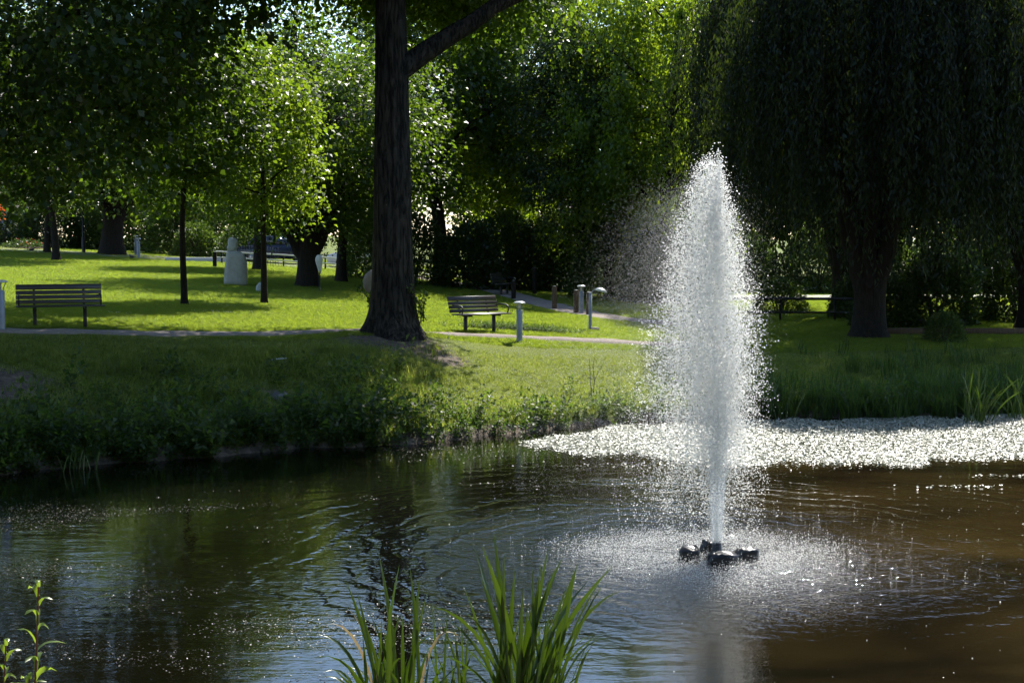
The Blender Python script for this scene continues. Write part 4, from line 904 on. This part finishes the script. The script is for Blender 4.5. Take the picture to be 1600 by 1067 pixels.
Pm = Pm + r.normal(size=Pm.shape) * np.array([0.22, 0.15, 0.16]); Pm[:, 2] = np.abs(Pm[:, 2])
o = scatter('mist', Pm, rnd_rot(len(Pm)), Sm, drop, fo); o['kind'] = 'stuff'; o['label'] = 'fine mist drifting left of the jet'
# splash where the drops come down
n = 24000; a = r.random(n) * 2 * np.pi; q = np.abs(r.normal(size=n) * 0.36 + 1.0 + 0.15 * np.sin(a * 3) + 0.1 * np.sin(a * 7))
Ps = np.stack([np.cos(a) * q - 0.1, np.sin(a) * q, r.exponential(0.022, n) * np.clip(1.6 - q * 0.6, 0.2, 1) + 0.003], 1); rad = 0.0016 + 0.0036 * r.random(n) ** 2
n2 = 600; a = r.random(n2) * 2 * np.pi; q = np.abs(r.normal(size=n2)) * 1.9
P2 = np.stack([np.cos(a) * q, np.sin(a) * q, np.full(n2, 0.004)], 1); rad2 = 0.002 + 0.005 * r.random(n2) ** 2
Ps = np.concatenate([Ps, P2]); rad = np.concatenate([rad, rad2])
o = scatter('splash', Ps, rnd_rot(len(Ps)), rad, drop, fo); o['kind'] = 'stuff'; o['label'] = 'ring of splashes on the water round the jet'

# ------------------------------------------------------------------ floating leaves and scum on the water
def disc(name, mat, seg=7, bow=0.12):
    a = np.linspace(0, 2 * np.pi, seg, endpoint=False); rr_ = 1 + 0.15 * np.sin(a * 2 + 1)
    V = np.concatenate([[[0, 0, 0]], np.stack([np.cos(a) * rr_, np.sin(a) * rr_ * 0.8, bow * np.cos(a * 2)], 1)])
    return mesh_from(name, V, np.array([[0, 1 + i, 1 + (i + 1) % seg] for i in range(seg)]), mat, True)
pad = disc('floating_leaf', M['pad']); flake = disc('scum_flake', M['scum'], 5)
def poly_in(x, y, Pg):
    ins = np.zeros(x.shape, bool); n = len(Pg)
    for i in range(n):
        A, B = Pg[i], Pg[(i + 1) % n]
        with np.errstate(divide='ignore', invalid='ignore'): ins ^= ((A[1] > y) != (B[1] > y)) & (x < A[0] + (y - A[1]) * (B[0] - A[0]) / (B[1] - A[1] if B[1] != A[1] else 1e-9))
    return ins
MAT = np.array([(0.1, 24.9), (0.86, 23.85), (1.58, 23.35), (3.08, 22.65), (4.56, 22.4), (6.15, 22.6), (8.3, 22.9), (11, 23.4), (15, 24), (15, 29.9), (10.4, 28.7), (7.7, 28.0), (5.7, 27.8), (2.5, 26.9), (1.3, 25.9), (0.6, 25.3)])
n = 280000; x = r.uniform(0, 15, n); y = r.uniform(22, 30.2, n)
edge = 0.25 * np.sin(x * 2.3) + 0.2 * np.sin(x * 5.1 + 1) + r.normal(size=n) * 0.16
k = poly_in(x, y + edge, MAT) & (pond_s(x, y) < -0.1)
x, y = x[k], y[k]
xo = r.normal(size=1500) * 1.6; yo = r.normal(size=1500) * 0.16   # stray rafts
sx_ = np.concatenate([x, 3.0 + xo[:260] * 0.9, 8.0 + xo[300:420] * 0.4, 6.6 + xo[500:560] * 0.2, 9.2 + xo[600:660] * 0.25, 7.4 + xo[700:760] * 0.25])
sy_ = np.concatenate([y, 22.2 + yo[:260], 21.2 + yo[300:420] * 0.3, 20.3 + yo[500:560] * 0.2, 19.4 + yo[600:660] * 0.3, 17.7 + yo[700:760] * 0.3])
n = len(sx_)
o = scatter('floating_leaves', np.stack([sx_, sy_, r.uniform(0.004, 0.03, n)], 1), np.stack([r.normal(size=n) * 0.28, r.normal(size=n) * 0.28, r.random(n) * 6.28], 1), r.uniform(0.011, 0.026, n), pad)
tag(o, 'mat of floating leaves glittering white across the far water', 'floating leaves', kind='stuff')
# scum flakes drifting in patches over the open water
def fbm(x, y, s_):
    return sum(np.sin(x * f * s_ + p + 1.7 * np.sin(y * f * s_ * 0.8 + q)) * np.sin(y * f * s_ * 1.3 + q * 2 + p) / f for f, p, q in ((1, 0.3, 1.1), (2.1, 2.0, 0.4), (4.3, 4.4, 2.7)))
n = 330000; x = r.uniform(-9.5, 9, n); y = r.uniform(9, 24.5, n)
vis = (np.abs(x) < y * 0.375) & (pond_s(x, y) < -0.1) & (np.hypot(x - FX, y - FY) > 1.4)
f_ = fbm(x, y * 1.6, 0.55)
left = sst((-x + 1.5) / 3.5)
pk = np.clip(-0.12 + 1.0 * f_, 0.003, 0.95) * (0.04 + 0.96 * left) * (0.5 + 0.5 * (y < 19))
k = vis & (r.random(n) < pk); x, y = x[k], y[k]; n = len(x)
o = scatter('surface_scum', np.stack([x, y, r.uniform(0.002, 0.006, n)], 1), np.stack([r.normal(size=n) * 0.2, r.normal(size=n) * 0.2, r.random(n) * 6.28], 1), r.uniform(0.003, 0.010, n), flake)
tag(o, 'dark glinting scum and leaf bits drifting on the pond', 'scum', kind='stuff')

# ------------------------------------------------------------------ grass, weeds, clover
def tuft(name, mat, nb, h, w, spread, bend, seed):
    r = np.random.default_rng(seed); V = []; F4 = []; F3 = []
    for i in range(nb):
        a = r.random() * 6.28; b = r.random() * 6.28; q = spread * math.sqrt(r.random()); base = np.array([math.cos(b) * q, math.sin(b) * q, -0.02])
        hh = h * r.uniform(0.6, 1.1); d = np.array([math.cos(a), math.sin(a), 0]) * bend * hh * r.uniform(0.3, 1.2); s_ = np.array([-math.sin(a), math.cos(a), 0]) * w / 2
        m1 = base + d * 0.3 + np.array([0, 0, hh * 0.6]); tp = base + d + np.array([0, 0, hh])
        n0 = len(V); V += [base - s_, base + s_, m1 + s_ * 0.8, m1 - s_ * 0.8, tp]; F4.append([n0, n0 + 1, n0 + 2, n0 + 3]); F3.append([n0 + 3, n0 + 2, n0 + 4])
    return mesh_from(name, np.array(V), [np.array(F4), np.array(F3)], mat)
def free(x, y): return (line_dist(x, y, P1S) > 0.62) & (line_dist(x, y, P2S) > 0.85)
def upright(r, n, tilt=0.12): return np.stack([r.normal(size=n) * tilt, r.normal(size=n) * tilt, r.random(n) * 6.28], 1)
lawn_t = tuft('lawn_tuft', M['lawn_blade'], 12, 0.06, 0.008, 0.075, 0.7, 1)
bank_t = tuft('bank_tuft', M['bank_blade'], 12, 0.17, 0.011, 0.09, 0.7, 2)
sedge_t = tuft('sedge_tuft', M['weed'], 16, 0.5, 0.018, 0.13, 0.55, 3)
def ring_y(n, y0, y1): return y0 * (y1 / y0) ** r.random(n)
n = 360000; y = ring_y(n, 28, 90); x = r.uniform(-0.385, 0.385, n) * y; s_ = pond_s(x, y)
k = free(x, y) & (s_ > 6.2) & (r.random(n) < 1 - 0.9 * np.clip(soil_amount(x, y), 0, 1)); x, y = x[k], y[k]; n = len(x)
o = scatter('lawn_grass', np.stack([x, y, ground_z(x, y)], 1), upright(r, n), r.uniform(0.7, 1.25, n) * (1 + (y - 28) / 110), lawn_t)
tag(o, 'short sunlit green lawn grass', 'grass', kind='stuff')
n = 90000; y = r.uniform(18, 37, n); x = r.uniform(-0.41, 0.41, n) * y; s_ = pond_s(x, y)
k = free(x, y) & (s_ > 0.15) & (s_ < 7.5) & (r.random(n) < 1 - 0.97 * np.clip(soil_amount(x, y) * 1.1, 0, 1)); x, y, s_ = x[k], y[k], s_[k]; n = len(x)
rough = np.where(x < -1.5, 0.8, np.where(x > 5, 0.5, 0.45)) * (1 - 0.05 * s_) * np.where(s_ > 5.2, 0.55, 1)
o = scatter('bank_grass', np.stack([x, y, ground_z(x, y)], 1), upright(r, n, 0.2), np.clip(np.exp(r.normal(size=n) * 0.35), 0.4, 2.2) * (1 + 0.35 * np.clip(fbm(x, y, 1.6), -1, 1.2) * (x < -1)) * rough, bank_t)
tag(o, 'rough grass growing down the bank to the water', 'grass', kind='stuff')
def weed_mesh(name, seed, h, nst, per, L, mat):
    rr_ = np.random.default_rng(seed); Ps, Ds = [], []
    for i in range(nst):
        d = np.array([rr_.normal() * 0.45, rr_.normal() * 0.45, 1.0]); t = np.linspace(0.15, 1, per)[:, None]
        P = d * t * h * rr_.uniform(0.6, 1.1); Ps.append(P); Ds.append(rand_dir(rr_, per) * np.array([1, 1, 0.5]) + np.array([0, 0, 0.15]))
    P = np.concatenate(Ps); D = np.concatenate(Ds); n = len(P)
    V, F = leaf_quads(P, D, rand_dir(rr_, n) * 0.5 + np.array([0, 0, 0.7]), L * rr_.uniform(0.6, 1.2, n), L * 0.5 * rr_.uniform(0.7, 1.3, n))
    return mesh_from(name, V, F, mat)
weed = weed_mesh('weed', 4, 0.4, 5, 10, 0.085, M['weed'])
n = 30000; y = r.uniform(17, 32, n); x = r.uniform(-0.41, 0.41, n) * y; s_ = pond_s(x, y)
pk = np.where(s_ < np.where(x < -1, 0.9, 0.55), 0.95, np.where(x < -1.2, 0.16 * np.clip(1.15 - s_ / 4, 0, 1), 0.03 * (s_ < 2))) * (s_ > -0.12) * (s_ < 4.2) * np.where(x > 5, 0.4, np.where(x > -2, 0.55, 0.8))
pk = pk * (1 - 0.9 * np.clip(soil_amount(x, y), 0, 1) * (s_ > 0.8))
k = r.random(n) < pk; x, y, s_ = x[k], y[k], s_[k]; n = len(x)
o = scatter('bank_weeds', np.stack([x, y, np.maximum(ground_z(x, y), 0) - 0.03], 1), upright(r, n, 0.25), np.clip(np.exp(r.normal(size=n) * 0.4), 0.4, 2.0) * np.where(x > -2, 0.62, 0.8), weed)
tag(o, 'dark broad-leaved weeds along the foot of the bank', 'weeds', kind='stuff')
n = 9000; x = r.uniform(4.6, 14, n); y = r.uniform(27.5, 35, n); s_ = pond_s(x, y)
pk = np.exp(-np.maximum(s_, 0) / np.where(x > 7, 1.6, 0.7)) * (s_ > -0.25); k = r.random(n) < pk * 0.35; x, y = x[k], y[k]; n = len(x)
o = scatter('shore_sedge', np.stack([x, y, np.maximum(ground_z(x, y), 0) - 0.03], 1), upright(r, n, 0.12), r.uniform(0.5, 1.25, n), sedge_t)
tag(o, 'tall dark sedge fringing the shore under the willows', 'sedge', kind='stuff')
cl = ico('clover_head', M['clover'])
n = 5200; y = r.uniform(26.5, 36, n); x = r.uniform(-1.5, 5.0, n); s_ = pond_s(x, y)
k = free(x, y) & (s_ > 1.2) & (s_ < 7.6) & (fbm(x, y, 1.3) > -0.25); x, y = x[k], y[k]; n = len(x)
x2 = r.uniform(-10, 0, 2600); y2 = r.uniform(30, 40, 2600); k2 = free(x2, y2) & (pond_s(x2, y2) > 6.6) & (fbm(x2, y2, 0.9) > 0.9); x = np.concatenate([x, x2[k2]]); y = np.concatenate([y, y2[k2]]); n = len(x)
o = scatter('clover_flowers', np.stack([x, y, ground_z(x, y) + 0.09 * np.where(y < 34, 1, 0.7)], 1), upright(r, n), r.uniform(0.005, 0.011, n), cl)
tag(o, 'white clover heads dotted over the sunny bank', 'clover', kind='stuff')
# dark flower strip behind the right bench
n = 420; x = 0.15 + r.normal(size=n) * 0.75; y = 37.2 + r.normal(size=n) * 0.16
o = scatter('border_plants', np.stack([x, y, ground_z(x, y) - 0.02], 1), upright(r, n, 0.3), r.uniform(0.25, 0.5, n), weed)
tag(o, 'strip of low dark plants behind the right bench', 'plants', kind='stuff')

# ------------------------------------------------------------------ reeds and single plants
def blade_mesh(base, tip, w, sag, seed, mat, nseg=9):
    """one long V-folded leaf from base to tip, bowed upwards by sag"""
    base = np.array(base, float); tip = np.array(tip, float); d = tip - base; t = np.linspace(0, 1, nseg + 1)
    hor = np.array([d[0], d[1], 0]); mid = base + np.array([d[0] * 0.28, d[1] * 0.28, d[2] * 0.62 + sag])
    P = ((1 - t) ** 2)[:, None] * base + (2 * (1 - t) * t)[:, None] * mid + (t ** 2)[:, None] * tip
    T = np.gradient(P, axis=0); T /= np.linalg.norm(T, axis=1)[:, None]
    rr_ = np.random.default_rng(seed); f0 = np.array([math.cos(a_ := rr_.uniform(-1.1, 1.1)), math.sin(a_), 0.0])
    S = f0 - (T @ f0)[:, None] * T; S /= np.linalg.norm(S, axis=1)[:, None]; U = np.cross(S, T)
    ww = w * np.minimum(1, (1 - t) * 4.5 + 0.06) * (0.75 + 0.25 * np.sin(t * 3.14))
    V = np.stack([P - S * ww[:, None] / 2 + U * ww[:, None] * 0.18, P, P + S * ww[:, None] / 2 + U * ww[:, None] * 0.18], 1).reshape(-1, 3)
    i = np.arange(nseg)[:, None] * 3 + np.arange(2)[None]; i = i.ravel()
    return mesh_from('blade', V, np.stack([i, i + 1, i + 4, i + 3], 1), mat, True)
def reed_clump(label, origin, blades, seed, group=None):
    o = thing('reed_clump', label, 'reeds', origin, 0, group)
    for i, (b, t_, w, sag, mt_) in enumerate(blades): link('blade', blade_mesh(b, t_, w, sag, seed * 97 + i, M[mt_]), o)
    return o
def auto_blades(r, n, h, spread, fan, w):
    out = []
    for i in range(n):
        b = (r.normal() * spread, r.normal() * spread * 0.7, -0.1); hh = h * r.uniform(0.55, 1.05); a = r.normal() * fan
        out.append((b, (b[0] + a * hh, b[1] + r.normal() * fan * 0.6 * hh, hh * (1 - 0.35 * min(1, abs(a) * 1.3))), w * r.uniform(0.7, 1.2), 0.1 * hh * abs(a), 'reed'))
    return out
rb = np.random.default_rng(101)
# main clump: tips read as (x, height) above the clump's foot
right_tips = [(-0.12, 1.61), (-0.26, 1.49), (-0.19, 1.55), (-0.05, 1.5), (0.19, 1.45), (0.235, 1.51), (0.33, 1.44), (0.40, 1.41), (0.64, 1.42), (0.655, 1.39), (0.02, 1.33), (0.07, 1.31), (0.43, 1.36),
              (0.13, 1.4), (0.285, 1.38), (-0.32, 1.22), (0.36, 1.29), (-0.13, 1.36), (0.16, 1.25), (0.5, 1.28), (-0.07, 1.2), (0.25, 1.2), (0.1, 1.12), (0.58, 1.33), (-0.21, 1.3), (0.3, 1.12)]
bl = [((0.06 + rb.normal() * 0.10, rb.normal() * 0.09, -0.1), (x_ - 0.02, rb.normal() * 0.14, z_ + 0.1), 0.04 * rb.uniform(0.75, 1.15), 0.22 * abs(x_), 'reed') for x_, z_ in right_tips]
bl += [((0.08 + rb.normal() * 0.1, 0.0, -0.1), (sgn * rb.uniform(0.3, 0.68) + 0.05, rb.normal() * 0.2, rb.uniform(0.9, 1.3)), 0.026 * rb.uniform(0.7, 1.1), rb.uniform(0.25, 0.5), 'reed') for sgn in (1, 1, 1, 1, 1, 1, -1, -1, -1, -1)]
bl += [((0.06 + rb.normal() * 0.11, rb.normal() * 0.1, -0.1), (0.1 + rb.normal() * 0.17, rb.normal() * 0.16, rb.uniform(0.75, 1.2)), 0.033 * rb.uniform(0.7, 1.1), 0.02, 'reed') for _ in range(46)]
bl += [((0.2, 0.0, -0.1), (0.53, -0.1, 1.13), 0.012, 0.1, 'reed'), ((0.1, 0.0, -0.1), (-0.42, 0.05, 1.12), 0.022, 0.2, 'reed')]
reed_clump('dense clump of tall green reeds in the middle foreground', (0.02, 9.0, 0.0), bl, 1, 'reeds in the foreground')
left_tips = [(-0.08, 1.47), (0.08, 1.46), (0.13, 1.4), (-0.2, 1.28), (-0.27, 1.34), (0.02, 1.25), (0.18, 1.28), (-0.12, 1.15), (-0.04, 1.1), (0.24, 1.22), (0.05, 1.02), (-0.16, 1.0)]
bl = [((0.0 + rb.normal() * 0.1, rb.normal() * 0.08, -0.1), (x_, rb.normal() * 0.12, z_ + 0.08), 0.035 * rb.uniform(0.7, 1.15), 0.05 * abs(x_), 'reed') for x_, z_ in left_tips]
bl += [((0, 0, -0.1), (-0.47, 0.0, 1.05), 0.03, 0.42, 'reed'), ((0.02, 0, -0.1), (-0.44, 0.05, 1.09), 0.024, 0.62, 'reed_dry'), ((0, 0.05, -0.1), (-0.27, 0.0, 1.22), 0.02, 0.35, 'reed_dry'), ((0.1, 0.05, -0.1), (0.48, 0.0, 1.0), 0.02, 0.75, 'reed_dry')]
bl += [((rb.normal() * 0.1, 0.0, -0.1), (rb.uniform(-0.5, 0.45), rb.normal() * 0.2, rb.uniform(0.75, 1.0)), 0.022, 0.45, 'reed') for _ in range(9)]
bl += [((rb.normal() * 0.11, rb.normal() * 0.1, -0.1), (rb.normal() * 0.2, rb.normal() * 0.16, rb.uniform(0.7, 1.15)), 0.03 * rb.uniform(0.7, 1.1), 0.03, 'reed') for _ in range(26)]
reed_clump('looser clump of reeds with arching pale leaves, left of the dense clump', (-0.79, 9.0, 0.0), bl, 2, 'reeds in the foreground')
bl = [((rb.normal() * 0.09, rb.normal() * 0.08, -0.1), (x_, rb.normal() * 0.1, z_), 0.02 * rb.uniform(0.7, 1.15), 0.04, 'reed') for x_, z_ in ((-0.12, 1.2), (-0.06, 1.15), (-0.02, 1.17), (0.03, 1.1), (0.07, 1.18), (0.12, 1.05), (-0.16, 1.05), (0.0, 0.95), (0.05, 0.9), (-0.1, 0.92), (0.16, 0.98))]
reed_clump('thin group of short reeds between the two larger clumps', (-0.4, 9.05, 0.0), bl, 3, 'reeds in the foreground')
GR = 'reeds on the far shore'
for lab, x_, y_, n_, h_ in (('sunlit reed clump standing in the white leaf mat near the right edge', 9.05, 27.55, 30, 1.1), ('reed clump cut by the right edge above the white leaf mat', 10.1, 28.0, 24, 1.1), ('reed tuft on the shore right behind the fountain jet', 5.35, 28.2, 26, 0.85), ('tiny bright grass tuft in the water below the left bank', -6.72, 21.9, 16, 0.4)):
    reed_clump(lab, (x_, y_, 0.02), auto_blades(rb, n_, h_, 0.16, 0.32, 0.026), int(h_ * 100), GR)
# loosestrife-like plant at the lower left corner
def leafy_stem(label, x, y, top, stems, seed):
    o = thing('waterside_plant', label, 'plant', (x, y, gz(x, y))); rr_ = np.random.default_rng(seed); z0 = o.location.z
    for (bx, tx, tz) in stems:
        t = np.linspace(0, 1, 12); P = np.stack([bx + (tx - bx) * t ** 1.5, 0.05 * np.sin(t * 3 + bx * 9), (tz - z0) * t - 0.05 * (1 - t)], 1)
        mb = MB(); mb.tube(P, np.linspace(0.012, 0.004, 12), 6); st = mb.build('stem', M['stem_red'], o, True)
        zz = np.linspace(0.3, 1.0, 24)
        for i, u in enumerate(zz):
            b = np.array([np.interp(u, t, P[:, q]) for q in range(3)]); a = i * 2.4 + rr_.normal() * 0.3
            L_ = 0.17 * (1.15 - 0.8 * u ** 3) * rr_.uniform(0.8, 1.2)
            d = np.array([math.cos(a), math.sin(a) * 0.8, rr_.uniform(0.1, 0.5)])
            link('leaf', blade_mesh(b, b + d * L_, 0.036 * (1.1 - 0.5 * u), 0.05, seed * 31 + i, M['reed_pale'], 5), o)
M['stem_red'] = plain('stem_red', (0.12, 0.035, 0.03), 0.6)
M['reed_pale'] = leafmat('reed_pale', (0.06, 0.1, 0.02), (0.1, 0.14, 0.035), (0.25, 0.38, 0.02), (0.34, 0.46, 0.04), 0.45, 0.3)
leafy_stem('leafy reddish-stemmed waterside plant at the lower left corner', -2.28, 6.6, 2.0, ((-0.04, 0.04, 1.95), (-0.18, -0.13, 1.66), (-0.1, -0.02, 1.5)), 5)
# bare twiggy sapling on the sunny bank
o = thing('sapling', 'bare twiggy sapling on the sunny bank left of the fountain', 'sapling', (1.62, 28.7, gz(1.62, 28.7)))
for (P_, ra) in (([[0, 0, -0.1], [-0.03, 0, 0.35], [-0.05, 0.02, 0.75]], 0.012), ([[0.02, 0, -0.1], [0.05, 0, 0.3], [0.02, 0, 0.62], [0.06, 0, 0.8]], 0.012), ([[0.05, 0, 0.3], [0.14, 0.02, 0.5], [0.2, 0, 0.58]], 0.007), ([[-0.03, 0, 0.35], [-0.13, 0, 0.42], [-0.18, 0, 0.4]], 0.006)):
    mb = MB(); mb.tube(np.array(P_), np.linspace(ra, 0.003, len(P_)), 5); mb.build('twig', M['twig'], o)
mb = MB(); mb.tube(np.array([[-0.16, 0, 0.03], [0, 0.01, 0.05], [0.16, 0.02, 0.06]]), [0.012, 0.014, 0.01], 6); o = mb.build('stick', M['stone_pale']); o.location = (-4.6, 27.9, gz(-4.6, 27.9) + 0.1)
tag(o, 'short pale stick lying on the shaded bank left of the massive trunk', 'stick')
